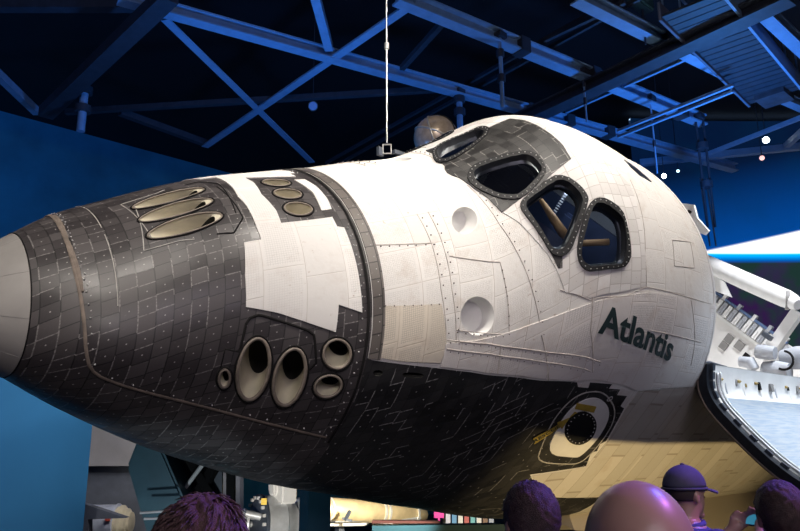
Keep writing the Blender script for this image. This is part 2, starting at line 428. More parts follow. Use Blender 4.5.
Z['F3U'] = [(3.261, -0.018), (3.241, -0), (3.216, 0.015), (3.185, 0.027), (3.151, 0.036), (3.114, 0.042), (3.077, 0.044), (3.042, 0.042), (3.01, 0.036), (2.983, 0.027), (2.962, 0.014), (2.948, -0.002), (2.943, -0.02), (2.946, -0.04), (2.958, -0.06), (2.979, -0.08), (3.007, -0.098), (3.04, -0.114), (3.078, -0.126), (3.117, -0.133), (3.155, -0.134), (3.191, -0.131), (3.222, -0.122), (3.247, -0.109), (3.265, -0.093), (3.276, -0.075), (3.279, -0.056), (3.274, -0.036)]
Z['F1L'] = [(3.467, 1.137), (3.47, 1.157), (3.466, 1.175), (3.456, 1.193), (3.439, 1.208), (3.417, 1.22), (3.39, 1.228), (3.36, 1.232), (3.329, 1.231), (3.297, 1.227), (3.267, 1.218), (3.24, 1.205), (3.218, 1.19), (3.201, 1.172), (3.191, 1.153), (3.188, 1.133), (3.193, 1.114), (3.204, 1.097), (3.222, 1.082), (3.245, 1.07), (3.273, 1.062), (3.303, 1.058), (3.334, 1.059), (3.365, 1.064), (3.394, 1.073), (3.42, 1.085), (3.442, 1.101), (3.457, 1.119)]
Z['F3L'] = [(3.436, 1.309), (3.448, 1.324), (3.455, 1.339), (3.455, 1.355), (3.449, 1.371), (3.436, 1.386), (3.418, 1.399), (3.396, 1.41), (3.369, 1.417), (3.341, 1.421), (3.311, 1.422), (3.282, 1.418), (3.256, 1.411), (3.232, 1.401), (3.213, 1.388), (3.2, 1.374), (3.194, 1.358), (3.193, 1.341), (3.2, 1.325), (3.213, 1.31), (3.232, 1.298), (3.255, 1.288), (3.281, 1.28), (3.31, 1.277), (3.34, 1.277), (3.368, 1.28), (3.395, 1.287), (3.417, 1.297)]
Z['F1D'] = [(2.714, 1.313), (2.719, 1.36), (2.718, 1.405), (2.711, 1.446), (2.697, 1.482), (2.677, 1.509), (2.651, 1.526), (2.62, 1.533), (2.584, 1.527), (2.547, 1.51), (2.51, 1.482), (2.477, 1.445), (2.449, 1.402), (2.428, 1.355), (2.416, 1.306), (2.414, 1.259), (2.421, 1.215), (2.436, 1.176), (2.459, 1.145), (2.487, 1.123), (2.518, 1.11), (2.551, 1.107), (2.583, 1.114), (2.614, 1.13), (2.643, 1.154), (2.667, 1.187), (2.688, 1.225), (2.703, 1.268)]
Z['F3D'] = [(3.071, 1.334), (3.073, 1.376), (3.069, 1.416), (3.06, 1.453), (3.044, 1.484), (3.022, 1.508), (2.994, 1.522), (2.962, 1.525), (2.927, 1.518), (2.891, 1.501), (2.857, 1.475), (2.826, 1.441), (2.801, 1.402), (2.784, 1.359), (2.776, 1.316), (2.776, 1.274), (2.785, 1.235), (2.802, 1.202), (2.826, 1.174), (2.854, 1.155), (2.886, 1.144), (2.919, 1.142), (2.951, 1.149), (2.981, 1.164), (3.008, 1.187), (3.031, 1.217), (3.05, 1.252), (3.063, 1.292)]
Z['F5L'] = [(2.38, 1.407), (2.384, 1.422), (2.385, 1.437), (2.384, 1.45), (2.38, 1.461), (2.373, 1.47), (2.364, 1.476), (2.353, 1.479), (2.341, 1.478), (2.328, 1.474), (2.315, 1.466), (2.303, 1.456), (2.292, 1.443), (2.283, 1.429), (2.276, 1.414), (2.272, 1.398), (2.271, 1.384), (2.273, 1.371), (2.278, 1.36), (2.286, 1.351), (2.295, 1.346), (2.306, 1.344), (2.318, 1.345), (2.331, 1.35), (2.343, 1.357), (2.355, 1.367), (2.365, 1.379), (2.374, 1.393)]
Z['W1i'] = [(6.42, 0.558), (6.54, 0.568), (6.754, 0.618), (6.813, 0.66), (6.805, 0.782), (6.762, 0.845), (6.699, 0.87), (6.347, 0.869), (6.256, 0.836), (6.213, 0.798), (6.227, 0.741), (6.325, 0.626)]
Z['W1o'] = [(6.452, 0.533), (6.604, 0.545), (6.817, 0.591), (6.856, 0.676), (6.873, 0.795), (6.859, 0.844), (6.749, 0.888), (6.336, 0.889), (6.23, 0.856), (6.173, 0.801), (6.18, 0.723), (6.253, 0.628), (6.354, 0.555)]
Z['W2i'] = [(6.101, 0.354), (6.209, 0.379), (6.294, 0.47), (6.309, 0.517), (6.292, 0.544), (6.072, 0.711), (6.019, 0.726), (5.935, 0.714), (5.882, 0.68), (5.713, 0.456), (5.716, 0.418), (5.762, 0.398)]
Z['W2o'] = [(6.097, 0.317), (6.226, 0.356), (6.327, 0.444), (6.369, 0.508), (6.362, 0.54), (6.179, 0.687), (6.117, 0.746), (6.04, 0.765), (5.952, 0.751), (5.874, 0.719), (5.767, 0.591), (5.654, 0.45), (5.659, 0.405), (5.707, 0.38)]
Z['W3i'] = [(5.397, 0.075), (5.519, 0.054), (5.94, 0.093), (6.038, 0.132), (6.061, 0.227), (6.032, 0.271), (5.706, 0.348), (5.601, 0.33), (5.48, 0.288), (5.372, 0.198), (5.349, 0.131)]
Z['W3o'] = [(5.306, 0.083), (5.426, 0.028), (5.548, 0.019), (5.96, 0.059), (6.092, 0.119), (6.106, 0.235), (6.059, 0.295), (5.719, 0.379), (5.567, 0.353), (5.441, 0.305), (5.313, 0.216), (5.271, 0.139)]
Z['W4i'] = [(5.47, -0.327), (5.71, -0.389), (6.044, -0.365), (6.068, -0.329), (6.013, -0.253), (5.729, -0.182), (5.377, -0.135), (5.275, -0.163), (5.332, -0.227)]
Z['blk'] = [(6.383, 0.169), (6.368, 0.224), (6.365, 0.273), (6.128, 0.306), (6.022, 0.326), (5.686, 0.375), (5.444, 0.41), (5.391, 0.338), (5.367, 0.292), (5.282, 0.196), (5.218, 0.075), (5.146, -0.028)]
Z['blktop'] = [(6.383, 0.169), (6.349, -0.006), (6.373, -0.209)]
Z['chip'] = [(5.875, 0.711), (5.971, 0.816), (6.016, 0.819), (6.019, 0.759)]
Z['wt'] = [(6.362, 0.276), (6.383, 0.169), (6.359, 0.041), (6.708, 0.096), (6.951, 0.274), (7.191, 0.432), (7.135, 0.643), (7.144, 0.961), (6.747, 0.994), (6.349, 1.007), (6.061, 0.942), (5.954, 0.819), (5.86, 0.73), (5.729, 0.629), (5.585, 0.498), (5.457, 0.414), (5.689, 0.372)]
Z['R1h'] = [(5.138, 0.412), (5.121, 0.43), (5.096, 0.447), (5.066, 0.461), (5.031, 0.472), (4.993, 0.479), (4.953, 0.482), (4.914, 0.481), (4.877, 0.476), (4.846, 0.468), (4.821, 0.455), (4.804, 0.44), (4.797, 0.422), (4.799, 0.402), (4.811, 0.382), (4.832, 0.362), (4.861, 0.343), (4.896, 0.327), (4.936, 0.315), (4.976, 0.307), (5.016, 0.303), (5.053, 0.305), (5.086, 0.312), (5.113, 0.323), (5.133, 0.337), (5.146, 0.354), (5.151, 0.373), (5.149, 0.393)]
Z['R2h'] = [(5.201, 0.967), (5.2, 0.99), (5.189, 1.011), (5.167, 1.029), (5.134, 1.043), (5.093, 1.053), (5.045, 1.058), (4.991, 1.058), (4.935, 1.053), (4.88, 1.043), (4.83, 1.029), (4.786, 1.01), (4.753, 0.989), (4.731, 0.966), (4.721, 0.943), (4.725, 0.919), (4.741, 0.898), (4.769, 0.879), (4.807, 0.864), (4.853, 0.854), (4.904, 0.848), (4.957, 0.848), (5.01, 0.854), (5.06, 0.865), (5.105, 0.88), (5.142, 0.899), (5.172, 0.92), (5.192, 0.944)]
Z['s_a'] = [(1.036, -0.672), (0.987, -0.126), (0.99, 0.351), (1.023, 0.747), (1.059, 1.085), (1.089, 1.318), (1.16, 1.565), (1.295, 1.629), (1.914, 1.656), (2.926, 1.682), (3.56, 1.716)]
Z['s_b'] = [(3.539, -0.407), (3.495, -0.241), (3.483, -0.058), (3.519, 0.155), (3.59, 0.319), (3.602, 0.476), (3.61, 0.621), (3.615, 0.761), (3.623, 0.889), (3.631, 1.045), (3.647, 1.228), (3.661, 1.501), (3.717, 1.696)]
Z['s_c'] = [(2.387, 1.21), (2.403, 1.019), (2.434, 0.98), (2.506, 0.958), (2.564, 0.961), (3.001, 1.022), (3.066, 1.045), (3.137, 1.213), (3.063, 1.277)]
Z['s_d'] = [(2.397, 1.209), (2.251, 1.198), (2.261, 1.424)]
Z['s_e'] = [(1.648, -0.264), (1.594, 0.12), (1.557, 0.348), (1.857, 0.343), (1.982, 0.363)]
Z['s_f'] = [(2.42, -0.19), (2.46, 0.123), (2.467, 0.242), (2.334, 0.368), (2.18, 0.355)]
Z['s1'] = [(7.276, 0.385), (7.239, 0.514), (7.203, 0.634), (7.141, 0.811), (7.164, 0.965)]
Z['s2'] = [(7.164, 0.965), (7.896, 0.979), (8.711, 0.991)]
Z['s3'] = [(4.647, -0.195), (4.425, 0.302), (4.455, 0.523), (4.468, 0.79), (4.554, 1.066)]
Z['s3b'] = [(4.791, -0.207), (4.569, 0.299), (4.59, 0.532), (4.608, 0.796), (4.697, 1.087)]
Z['s4'] = [(3.794, 0.483), (4.474, 0.511)]
Z['s5'] = [(3.746, 0.844), (4.474, 0.857)]
Z['s6'] = [(4.554, 1.066), (5.189, 1.113), (5.958, 1.217), (6.721, 1.316)]
Z['s6b'] = [(4.573, 1.116), (5.217, 1.167), (5.998, 1.269), (6.629, 1.357)]
Z['s7'] = [(5.239, 0.15), (5.38, 0.477), (5.55, 0.721), (5.705, 0.939), (5.848, 1.125)]
Z['s8'] = [(5.848, 1.125), (5.958, 1.217), (6.124, 1.369)]
Z['s9'] = [(6.003, 0.924), (6.353, 1.017), (6.832, 1.012), (7.164, 0.965)]
Z['s10'] = [(6.371, 1.005), (6.43, 1.159), (6.666, 1.363)]
Z['s11'] = [(5.33, 1.127), (5.388, 1.279)]
Z['s12'] = [(8.151, 0.994), (8.385, 1.205), (8.482, 1.351)]
Z['s13'] = [(7.306, 1.169), (8.544, 1.213)]
Z['s14'] = [(7.824, 0.693), (8.376, 0.656), (8.309, 0.811), (7.766, 0.836), (7.824, 0.693)]
Z['s15'] = [(4.632, 0.602), (5.289, 0.684)]
Z['s16'] = [(5.289, 0.684), (5.424, 1.079), (4.673, 1.016)]
Z['tan'] = [(3.746, 0.856), (4.461, 0.867), (4.564, 1.094), (4.532, 1.193), (4.033, 1.173), (3.762, 1.149)]
Z['hatch'] = [(6.743, 1.833), (6.626, 1.668), (6.63, 1.547), (6.769, 1.502), (6.942, 1.503), (7.155, 1.548), (7.353, 1.623), (7.444, 1.697), (7.462, 1.784), (7.383, 1.867), (7.261, 1.869)]
Z['hrim'] = [(6.693, 1.881), (6.588, 1.778), (6.492, 1.616), (6.528, 1.509), (6.681, 1.464), (6.965, 1.471), (7.249, 1.548), (7.501, 1.641), (7.597, 1.737), (7.58, 1.84), (7.493, 1.911), (7.229, 1.908)]
Z['hwin'] = [(7.238, 1.735), (7.229, 1.748), (7.207, 1.758), (7.174, 1.765), (7.132, 1.767), (7.084, 1.765), (7.032, 1.759), (6.978, 1.749), (6.926, 1.735), (6.879, 1.719), (6.837, 1.701), (6.804, 1.681), (6.78, 1.661), (6.767, 1.643), (6.765, 1.626), (6.774, 1.612), (6.793, 1.602), (6.822, 1.596), (6.86, 1.594), (6.905, 1.597), (6.954, 1.603), (7.006, 1.614), (7.059, 1.628), (7.109, 1.645), (7.153, 1.663), (7.191, 1.682), (7.219, 1.701), (7.235, 1.719)]
Z['hwinr'] = [(7.308, 1.748), (7.296, 1.764), (7.268, 1.776), (7.225, 1.784), (7.171, 1.786), (7.109, 1.783), (7.043, 1.775), (6.976, 1.763), (6.91, 1.746), (6.85, 1.726), (6.798, 1.703), (6.757, 1.679), (6.727, 1.655), (6.71, 1.632), (6.707, 1.611), (6.718, 1.595), (6.743, 1.582), (6.779, 1.575), (6.826, 1.574), (6.882, 1.577), (6.944, 1.587), (7.009, 1.6), (7.075, 1.618), (7.139, 1.638), (7.197, 1.661), (7.245, 1.684), (7.281, 1.707), (7.303, 1.729)]
Z['arrow'] = [(6.368, 1.714), (6.599, 1.641), (6.565, 1.624), (6.705, 1.601), (6.705, 1.672), (6.659, 1.657), (6.451, 1.754)]
Z['ylab'] = [(6.663, 1.516), (7.006, 1.555), (7.035, 1.592), (6.692, 1.55)]
Z['ylab2'] = [(6.699, 1.598), (6.718, 1.566), (6.845, 1.592), (6.758, 1.617)]
Z['slot1'] = [(3.871, 1.243), (3.868, 1.252), (3.851, 1.259), (3.824, 1.262), (3.794, 1.26), (3.77, 1.254), (3.758, 1.244), (3.761, 1.235), (3.779, 1.228), (3.806, 1.226), (3.835, 1.228), (3.859, 1.234)]
Z['slot2'] = [(4.103, 1.245), (4.172, 1.24), (4.323, 1.249), (4.368, 1.262), (4.34, 1.276), (4.154, 1.271), (4.105, 1.259)]
Z['ovw'] = [(7.633, 0.18), (7.833, 0.206), (8.024, 0.258), (8.075, 0.29), (7.739, 0.296), (7.607, 0.245)]
Z['dslot'] = [(8.8, 1.97), (8.8, 1.967), (8.8, 2.086), (8.8, 2.088)]

# ================================================================== the hall (setting)
def struct(name, bm, mat):
    o = obj(name, bm, mat); o['kind'] = 'structure'
    return o
bm = bmesh.new(); box(bm, (10, 10, -3.1), (90, 70, 0.2)); struct('floor', bm, M['floor'])
bm = bmesh.new(); box(bm, (10, 10, 18.1), (90, 70, 0.2)); struct('ceiling', bm, M['dark'])
bm = bmesh.new(); box(bm, (10, 30.1, 7.5), (90, 0.2, 21)); struct('wall_back', bm, M['wall'])
bm = bmesh.new(); box(bm, (46.1, 8, 7.5), (0.2, 66, 21)); struct('wall_right', bm, M['wall'])
bm = bmesh.new(); box(bm, (-22.1, 10, 7.5), (0.2, 70, 21)); struct('wall_left', bm, M['wall'])
bm = bmesh.new(); box(bm, (8.5, -10.2, -0.15), (34, 11.6, 0.3)); struct('floor_platform', bm, M['floor'])

# ================================================================== the spacecraft
# body frame: x aft from the nose tip, y to starboard, z up; the craft hangs rolled 43 degrees towards the visitors
ORB = empty('space_orbiter', (0, 0, 3.08), 'black and white tiled spacecraft with cockpit windows, hanging tilted with open bay door', 'spacecraft')
ORB.rotation_euler = (R(43.16), 0, 0)

KX = np.array([0,.06,.2,.5,1.3,2.4,3.63,4.5,5.2,5.9,6.6,7.4,8.8])
PROF = dict(
 zt=[0.0,0.169,0.352,0.61,1.09,1.76,2.165,2.526,2.862,3.403,3.947,4.023,3.94],
 zb=[0.0,-0.15,-0.31,-0.467,-0.824,-1.166,-1.336,-1.423,-1.521,-1.586,-1.635,-1.665,-1.665],
 w=[0.0,0.245,0.46,0.752,1.30,1.60,2.0,2.159,2.225,2.325,2.494,2.627,2.71],
 zm=[0.0,0.067,0.079,0.093,0.30,0.30,0.41,0.52,0.58,0.742,1.03,1.309,1.585],
 nt=[2.0,1.998,1.998,1.997,2.04,2.05,2.037,2.016,1.921,1.89,1.947,1.978,1.979],
 nb=[2.0,1.875,1.855,1.858,2.08,2.523,2.88,3.094,3.393,3.634,3.882,4.118,4.296])
def pchip(xk, yk, x):
    h = np.diff(xk); d = np.diff(yk) / h
    m = np.zeros(len(xk))
    for i in range(1, len(xk) - 1):
        if d[i-1] * d[i] > 0:
            w1 = 2*h[i] + h[i-1]; w2 = h[i] + 2*h[i-1]
            m[i] = (w1 + w2) / (w1 / d[i-1] + w2 / d[i])
    m[0] = d[0]; m[-1] = d[-1]
    k = np.clip(np.searchsorted(xk, x) - 1, 0, len(xk) - 2)
    t = (x - xk[k]) / h[k]
    return ((1+2*t)*(1-t)**2)*yk[k] + t*(1-t)**2*h[k]*m[k] + t*t*(3-2*t)*yk[k+1] + t*t*(t-1)*h[k]*m[k+1]
KQ = np.sqrt(KX)
PA = {k: np.array(v, float) for k, v in PROF.items()}
def prof(x):
    q = np.sqrt(np.maximum(x, 0))
    return {n: pchip(KQ, PA[n], q) for n in PA}
def section(x, th):
    """th: 0 at the top, pi/2 port, pi belly"""
    x = np.asarray(x, float); th = np.asarray(th, float)
    xx = np.clip(x, 0, 8.8)
    p = prof(xx)
    c = np.cos(th); s = np.sin(th)
    n = np.where(c >= 0, p['nt'], p['nb'])
    r = (np.abs(c)**n + np.abs(s)**n)**(-1/n)
    H = np.where(c >= 0, p['zt'] - p['zm'], p['zm'] - p['zb'])
    return np.stack([np.broadcast_to(x, r.shape), -p['w']*s*r, p['zm'] + H*c*r], -1)
def normal(x, th):
    x = np.asarray(x, float); th = np.asarray(th, float)
    h = 2e-3
    dx = section(x + h, th) - section(np.maximum(x - h, 1e-4), th)
    dt = section(x, th + h) - section(x, th - h)
    n = np.cross(dx, dt)
    n /= np.linalg.norm(n, axis=-1, keepdims=True) + 1e-12
    p = section(x, th); c = np.stack([p[..., 0], 0*p[..., 1], prof(np.clip(p[..., 0], 0, 8.8))['zm']], -1)
    sg = np.sign(((p - c) * n).sum(-1))
    return n * sg[..., None]
def surf(x, th, off=0.0):
    p = section(x, th)
    if np.any(off): p = p + normal(x, th) * np.asarray(off)[..., None] if np.ndim(off) else p + normal(x, th) * off
    return p
# girth table for the metric UVs
TG = np.linspace(0, np.pi, 200); XG = np.linspace(0, 8.8, 120)
_p = section(XG[:, None], TG[None, :])
GIR = np.concatenate([np.zeros((120, 1)), np.cumsum(np.linalg.norm(np.diff(_p, axis=1), axis=2), axis=1)], 1)
def girth(x, th):
    a = np.abs(th); over = a > np.pi
    b = np.where(over, 2*np.pi - a, a)
    fx = np.clip(x / 8.8 * 119, 0, 118.999); fi = fx.astype(int); fx = fx - fi
    ft = np.clip(b / np.pi * 199, 0, 198.999); ti = ft.astype(int); ft = ft - ti
    g = (GIR[fi, ti]*(1-fx)*(1-ft) + GIR[fi+1, ti]*fx*(1-ft) + GIR[fi, ti+1]*(1-fx)*ft + GIR[fi+1, ti+1]*fx*ft)
    tot = GIR[fi, 199]*(1-fx) + GIR[fi+1, 199]*fx
    g = np.where(over, 2*tot - g, g)
    return g * np.sign(th)

TS = 1.6
def inside(pts, poly):
    x, y = pts[:, 0], pts[:, 1]; px, py = poly[:, 0], poly[:, 1]
    r = np.zeros(len(pts), bool); j = len(poly) - 1
    for i in range(len(poly)):
        c = ((py[i] > y) != (py[j] > y)) & (x < (px[j]-px[i])*(y-py[i])/(py[j]-py[i]+1e-15) + px[i])
        r ^= c; j = i
    return r
def densify(poly, s, closed=True):
    out = []; n = len(poly)
    for i in range(n if closed else n - 1):
        a = np.array(poly[i]); b = np.array(poly[(i+1) % n])
        L = np.hypot(b[0]-a[0], (b[1]-a[1])*TS); k = max(1, int(math.ceil(L / s)))
        for t in range(k): out.append(a + (b - a) * t / k)
    if not closed: out.append(np.array(poly[-1]))
    return np.array(out)
def chaikin(poly, it=2, closed=True):
    p = [np.array(a, float) for a in poly]
    for _ in range(it):
        q = []; n = len(p)
        if not closed: q.append(p[0])
        for i in range(n if closed else n - 1):
            a, b = p[i], p[(i+1) % n]
            q += [a*.75 + b*.25, a*.25 + b*.75]
        if not closed: q.append(p[-1])
        p = q
    return [tuple(a) for a in p]
def mirror(poly): return [(x, -t) for x, t in poly][::-1]
def sym(half):
    """half outline from the crown round the port side and back to the crown -> whole outline"""
    return list(half) + [(x, -t) for x, t in half[::-1] if abs(t) > 1e-6]

def patch(name, poly, mat, off=0.0, thick=0.012, spacing=0.09, holes=(), parent=None, rim=True):
    """a curved panel lying on the hull, outlined in hull coordinates (station, angle)"""
    b = densify(poly, spacing); hs = [densify(h, spacing) for h in holes]
    allb = np.concatenate([b] + hs) if hs else b
    x0, t0 = b.min(0); x1, t1 = b.max(0)
    gx = np.arange(x0 + spacing*.5, x1, spacing); gt = np.arange(t0 + spacing*.5/TS, t1, spacing/TS)
    pts = np.zeros((0, 2))
    if len(gx) and len(gt):
        g = np.stack(np.meshgrid(gx, gt, indexing='ij'), -1).reshape(-1, 2)
        k = inside(g, b)
        for h in hs: k &= ~inside(g, h)
        g = g[k]
        if len(g):
            keep = np.ones(len(g), bool)
            for c0 in range(0, len(g), 2000):
                d = g[c0:c0+2000, None, :] - allb[None]
                keep[c0:c0+2000] = np.sqrt(d[..., 0]**2 + (d[..., 1]*TS)**2).min(1) > spacing*.45
            pts = g[keep]
    V = np.concatenate([allb, pts]); edges = []; k0 = 0
    for ring in [b] + hs:
        n = len(ring); edges += [(k0+i, k0+(i+1) % n) for i in range(n)]; k0 += n
    vo, eo, fo, *_ = delaunay_2d_cdt([Vector((p[0], p[1]*TS)) for p in V], edges, [], 0, 1e-6)
    vo = np.array([(v.x, v.y/TS) for v in vo])
    tri = np.array([f for f in fo if len(f) == 3])
    cen = vo[tri].mean(1); k = inside(cen, b)
    for h in hs: k &= ~inside(cen, h)
    tri = tri[k]
    P = surf(vo[:, 0], vo[:, 1], off)
    # outward winding
    n0 = np.cross(P[tri[:, 1]] - P[tri[:, 0]], P[tri[:, 2]] - P[tri[:, 0]])
    ok = (n0 * normal(cen[k][:, 0], cen[k][:, 1])).sum(1) > 0
    tri[~ok] = tri[~ok][:, ::-1]
    uv = np.stack([vo[:, 0]*1.06, girth(vo[:, 0], vo[:, 1])], 1)
    faces = [tuple(t) for t in tri.tolist()]; nv = len(vo); Vall = [tuple(p) for p in P]
    uvall = list(map(tuple, uv))
    ntop = len(faces)
    if rim and thick > 0:
        cnt = {}
        for t in tri.tolist():
            for i in range(3):
                e = (t[i], t[(i+1) % 3]); cnt[e] = 1
        bnd = [e for e in cnt if (e[1], e[0]) not in cnt]
        Q = surf(vo[:, 0], vo[:, 1], off - thick); mp = {}
        for e in bnd:
            for v in e:
                if v not in mp:
                    mp[v] = len(Vall); Vall.append(tuple(Q[v])); uvall.append(uvall[v])
        mp2 = {}
        for e in bnd:
            for v in e:
                if v not in mp2:
                    mp2[v] = len(Vall); Vall.append(tuple(P[v])); uvall.append(uvall[v])
        for a, c in bnd: faces.append((mp2[c], mp2[a], mp[a], mp[c]))
    me = bpy.data.meshes.new(name); me.from_pydata(Vall, [], faces)
    me.polygons.foreach_set('use_smooth', [i < ntop for i in range(len(faces))])
    ul = me.uv_layers.new(name='UVMap')
    li = np.empty(len(me.loops), int); me.loops.foreach_get('vertex_index', li)
    ul.data.foreach_set('uv', np.array(uvall)[li].ravel())
    NV = normal(vo[:, 0], vo[:, 1])
    fn = np.empty(len(faces)*3); me.polygons.foreach_get('normal', fn); fn = fn.reshape(-1, 3)
    ln = np.concatenate([NV[tri.ravel()], np.repeat(fn[ntop:], 4, axis=0)])
    me.normals_split_custom_set([tuple(v) for v in ln])
    me.materials.append(mat)
    o = bpy.data.objects.new(name, me)
    return link(o, parent or ORB)

def ribbon(bm, line, width, off, closed=False, lift=0.002):
    """thin strip following a line on the hull"""
    p = densify(line, 0.06, closed)
    if len(p) < 2: return
    P = surf(p[:, 0], p[:, 1], off); N = normal(p[:, 0], p[:, 1])
    n = len(p)
    T = np.roll(P, -1, 0) - np.roll(P, 1, 0)
    if not closed: T[0] = P[1] - P[0]; T[-1] = P[-1] - P[-2]
    S = np.cross(T, N); S /= np.linalg.norm(S, axis=1)[:, None] + 1e-9
    a = [bm.verts.new(P[i] + S[i]*width/2 - N[i]*lift) for i in range(n)]
    c = [bm.verts.new(P[i] + S[i]*width*.35 + N[i]*lift) for i in range(n)]
    d = [bm.verts.new(P[i] - S[i]*width*.35 + N[i]*lift) for i in range(n)]
    e = [bm.verts.new(P[i] - S[i]*width/2 - N[i]*lift) for i in range(n)]
    for i in range(n if closed else n-1):
        j = (i+1) % n
        for r0, r1 in ((a, c), (c, d), (d, e)):
            bm.faces.new((r0[i], r0[j], r1[j], r1[i]))

def ribbons(name, lines, width, mat, off=0.006, mir=True, closed=False, parent=None):
    for l in lines:
        for ln in ([l, mirror(l)] if mir else [l]):
            bm = bmesh.new(); ribbon(bm, ln, width, off, closed)
            o = obj(name, bm, mat, parent or ORB, smooth=True)
    return o

def discs(bm, pts, r, off, seg=7, h=0.006):
    p = np.array(pts); P = surf(p[:, 0], p[:, 1], off); N = normal(p[:, 0], p[:, 1])
    for c, n in zip(P, N):
        Mx = Vector(n).to_track_quat('Z', 'Y').to_matrix().to_4x4(); Mx.translation = Vector(c)
        lathe(bm, [(r, -h), (r, h*.5), (r*.6, h), (0, h)], Mx, seg)

def resample(poly, n):
    p = densify(poly, 0.02); P = surf(p[:, 0], p[:, 1])
    L = np.linalg.norm(np.roll(P, -1, 0) - P, axis=1); s = np.concatenate([[0], np.cumsum(L)])
    o = []
    for k in range(n):
        t = s[-1]*k/n; i = min(np.searchsorted(s, t, 'right') - 1, len(p) - 1); f = (t - s[i]) / (L[i] + 1e-9)
        o.append(p[i] + (p[(i+1) % len(p)] - p[i]) * f)
    return np.array(o)

def cup(name, ring, mat, d, depth, s_end, steps=8, off=0.0, power=0.7, parent=None, bottom=True, circ=0.0):
    """the inside wall of a recess or nozzle: the opening ring narrows along direction d"""
    p = np.array(ring); P = surf(p[:, 0], p[:, 1], off); c = P.mean(0); d = np.array(d, float); d /= np.linalg.norm(d)
    flat = (P - c) - np.outer((P - c) @ d, d)
    rad = np.linalg.norm(flat, axis=1).mean() if circ else 0
    bm = bmesh.new(); rings = []
    for k in range(steps + 1):
        t = k / steps; s = 1 + (s_end - 1) * t**(1/power)
        ax = ((P - c) @ d) * (1 - t)
        f = flat
        if circ:
            fc = flat / (np.linalg.norm(flat, axis=1)[:, None] + 1e-9) * min(np.linalg.norm(flat, axis=1))
            f = flat * (1 - circ*t) + fc * circ*t
        rings.append([bm.verts.new(c + f[i]*s + d*(ax[i] + depth*t)) for i in range(len(P))])
    n = len(P)
    for A, B in zip(rings[:-1], rings[1:]):
        for i in range(n): bm.faces.new((A[i], A[(i+1) % n], B[(i+1) % n], B[i]))
    if bottom: bm.faces.new(rings[-1])
    o = obj(name, bm, mat, parent or ORB, smooth=True, angle=40)
    return o, [tuple(v) for v in (P - c) * 0 + c], c + d*depth

for k in ('s1', 's3', 's3b', 's7'): Z[k] = [p for p in Z[k] if p[1] > 0.06]
def both(poly): return [poly, mirror(poly)]

# ---- nose cap (smooth ceramic), then tiled nose, white fuselage, black belly
bm = bmesh.new()
nx = [0.0005] + [0.665 * (k/14)**2 for k in range(1, 15)]; NTH = 72
rows = [[bm.verts.new(surf(np.array(x), np.array(2*np.pi*j/NTH))) for j in range(NTH)] for x in nx]
tip = bm.verts.new((0, 0, 0))
for j in range(NTH): bm.faces.new((tip, rows[0][j], rows[0][(j+1) % NTH]))
for A_, B_ in zip(rows[:-1], rows[1:]):
    for j in range(NTH): bm.faces.new((A_[j], A_[(j+1) % NTH], B_[(j+1) % NTH], B_[j]))
tag(obj('nose_cap', bm, M['nose'], ORB, smooth=True), 'smooth pale grey nose cap')

thr_port = ['F1F', 'F1U', 'F1L', 'F3L', 'F1D', 'F3D', 'F5L']
def plan_ellipse(xc, yc, a, b, n=28):
    """opening on the crown given in plan: yc metres to port, half-lengths a along x and b across"""
    tt_ = np.linspace(-1.3, 1.3, 400); o = []
    for k in range(n):
        x = xc + a*math.cos(2*math.pi*k/n); y = yc + b*math.sin(2*math.pi*k/n)
        ys = -section(np.full(400, x), tt_)[:, 1]
        o.append((x, float(np.interp(y, ys, tt_))))
    return o
Z['F1F'] = plan_ellipse(1.95, 0.295, 0.33, 0.122); F3F = plan_ellipse(1.94, 0.0, 0.33, 0.122)
Z['F1U'] = plan_ellipse(3.10, 0.315, 0.155, 0.115); F3U = plan_ellipse(3.10, 0.0, 0.155, 0.115)
holesA = [F3F, F3U]
for k in thr_port: holesA += both(Z[k])
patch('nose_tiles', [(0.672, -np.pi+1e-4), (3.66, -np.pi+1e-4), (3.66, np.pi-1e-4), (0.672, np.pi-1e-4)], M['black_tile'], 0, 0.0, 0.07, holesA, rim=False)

edge = Z['edge']
EX = [(3.66, 1.155)] + edge + [(7.9, 2.13), (8.8, 2.15)]
wins = [('W1i', 'W1o'), ('W2i', 'W2o'), ('W3i', 'W3o')]
W4i = mirror(Z['W4i'])
def scaled(poly, s, st=None):
    a = np.array(poly); c = a.mean(0); return [tuple(c + (v - c) * np.array([s, st or s])) for v in a]
win_in = {1: chaikin(Z['W1i'], 1), 2: chaikin(Z['W2i'], 1), 3: chaikin(Z['W3i'], 1)}
win_out = {1: chaikin(Z['W1o'], 1), 2: chaikin(Z['W2o'], 1), 3: chaikin(Z['W3o'], 1)}
up_half = [(3.66, 0)] + EX[:-1] + [(8.8, 2.15), (8.8, 0)]
holesB = []
def stbd(poly, k):
    """starboard twin of a port window outline"""
    if k == 3: return chaikin(Z['W4i'], 1)
    return [(x, t - 0.27) for x, t in mirror(poly)]
W4o_ = chaikin(scaled(Z['W4i'], 1.22, 1.32), 1)
for k in win_in: holesB += [win_in[k], stbd(win_in[k], k)]
for k in ('R1h', 'R2h'): holesB += both(Z[k])
patch('upper_insulation', sym(up_half), M['felt'], 0, 0.0, 0.075, holesB, rim=False)
belly = EX + [(x, 2*np.pi - t) for x, t in EX[::-1]]
holesC = [Z['slot1'], Z['slot2']]
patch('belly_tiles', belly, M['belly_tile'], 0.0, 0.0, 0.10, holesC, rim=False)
for k in ('slot1', 'slot2'):
    cup('vent_slot', Z[k], M['throat'], (0, 1, 0), 0.12, 0.9, 2)

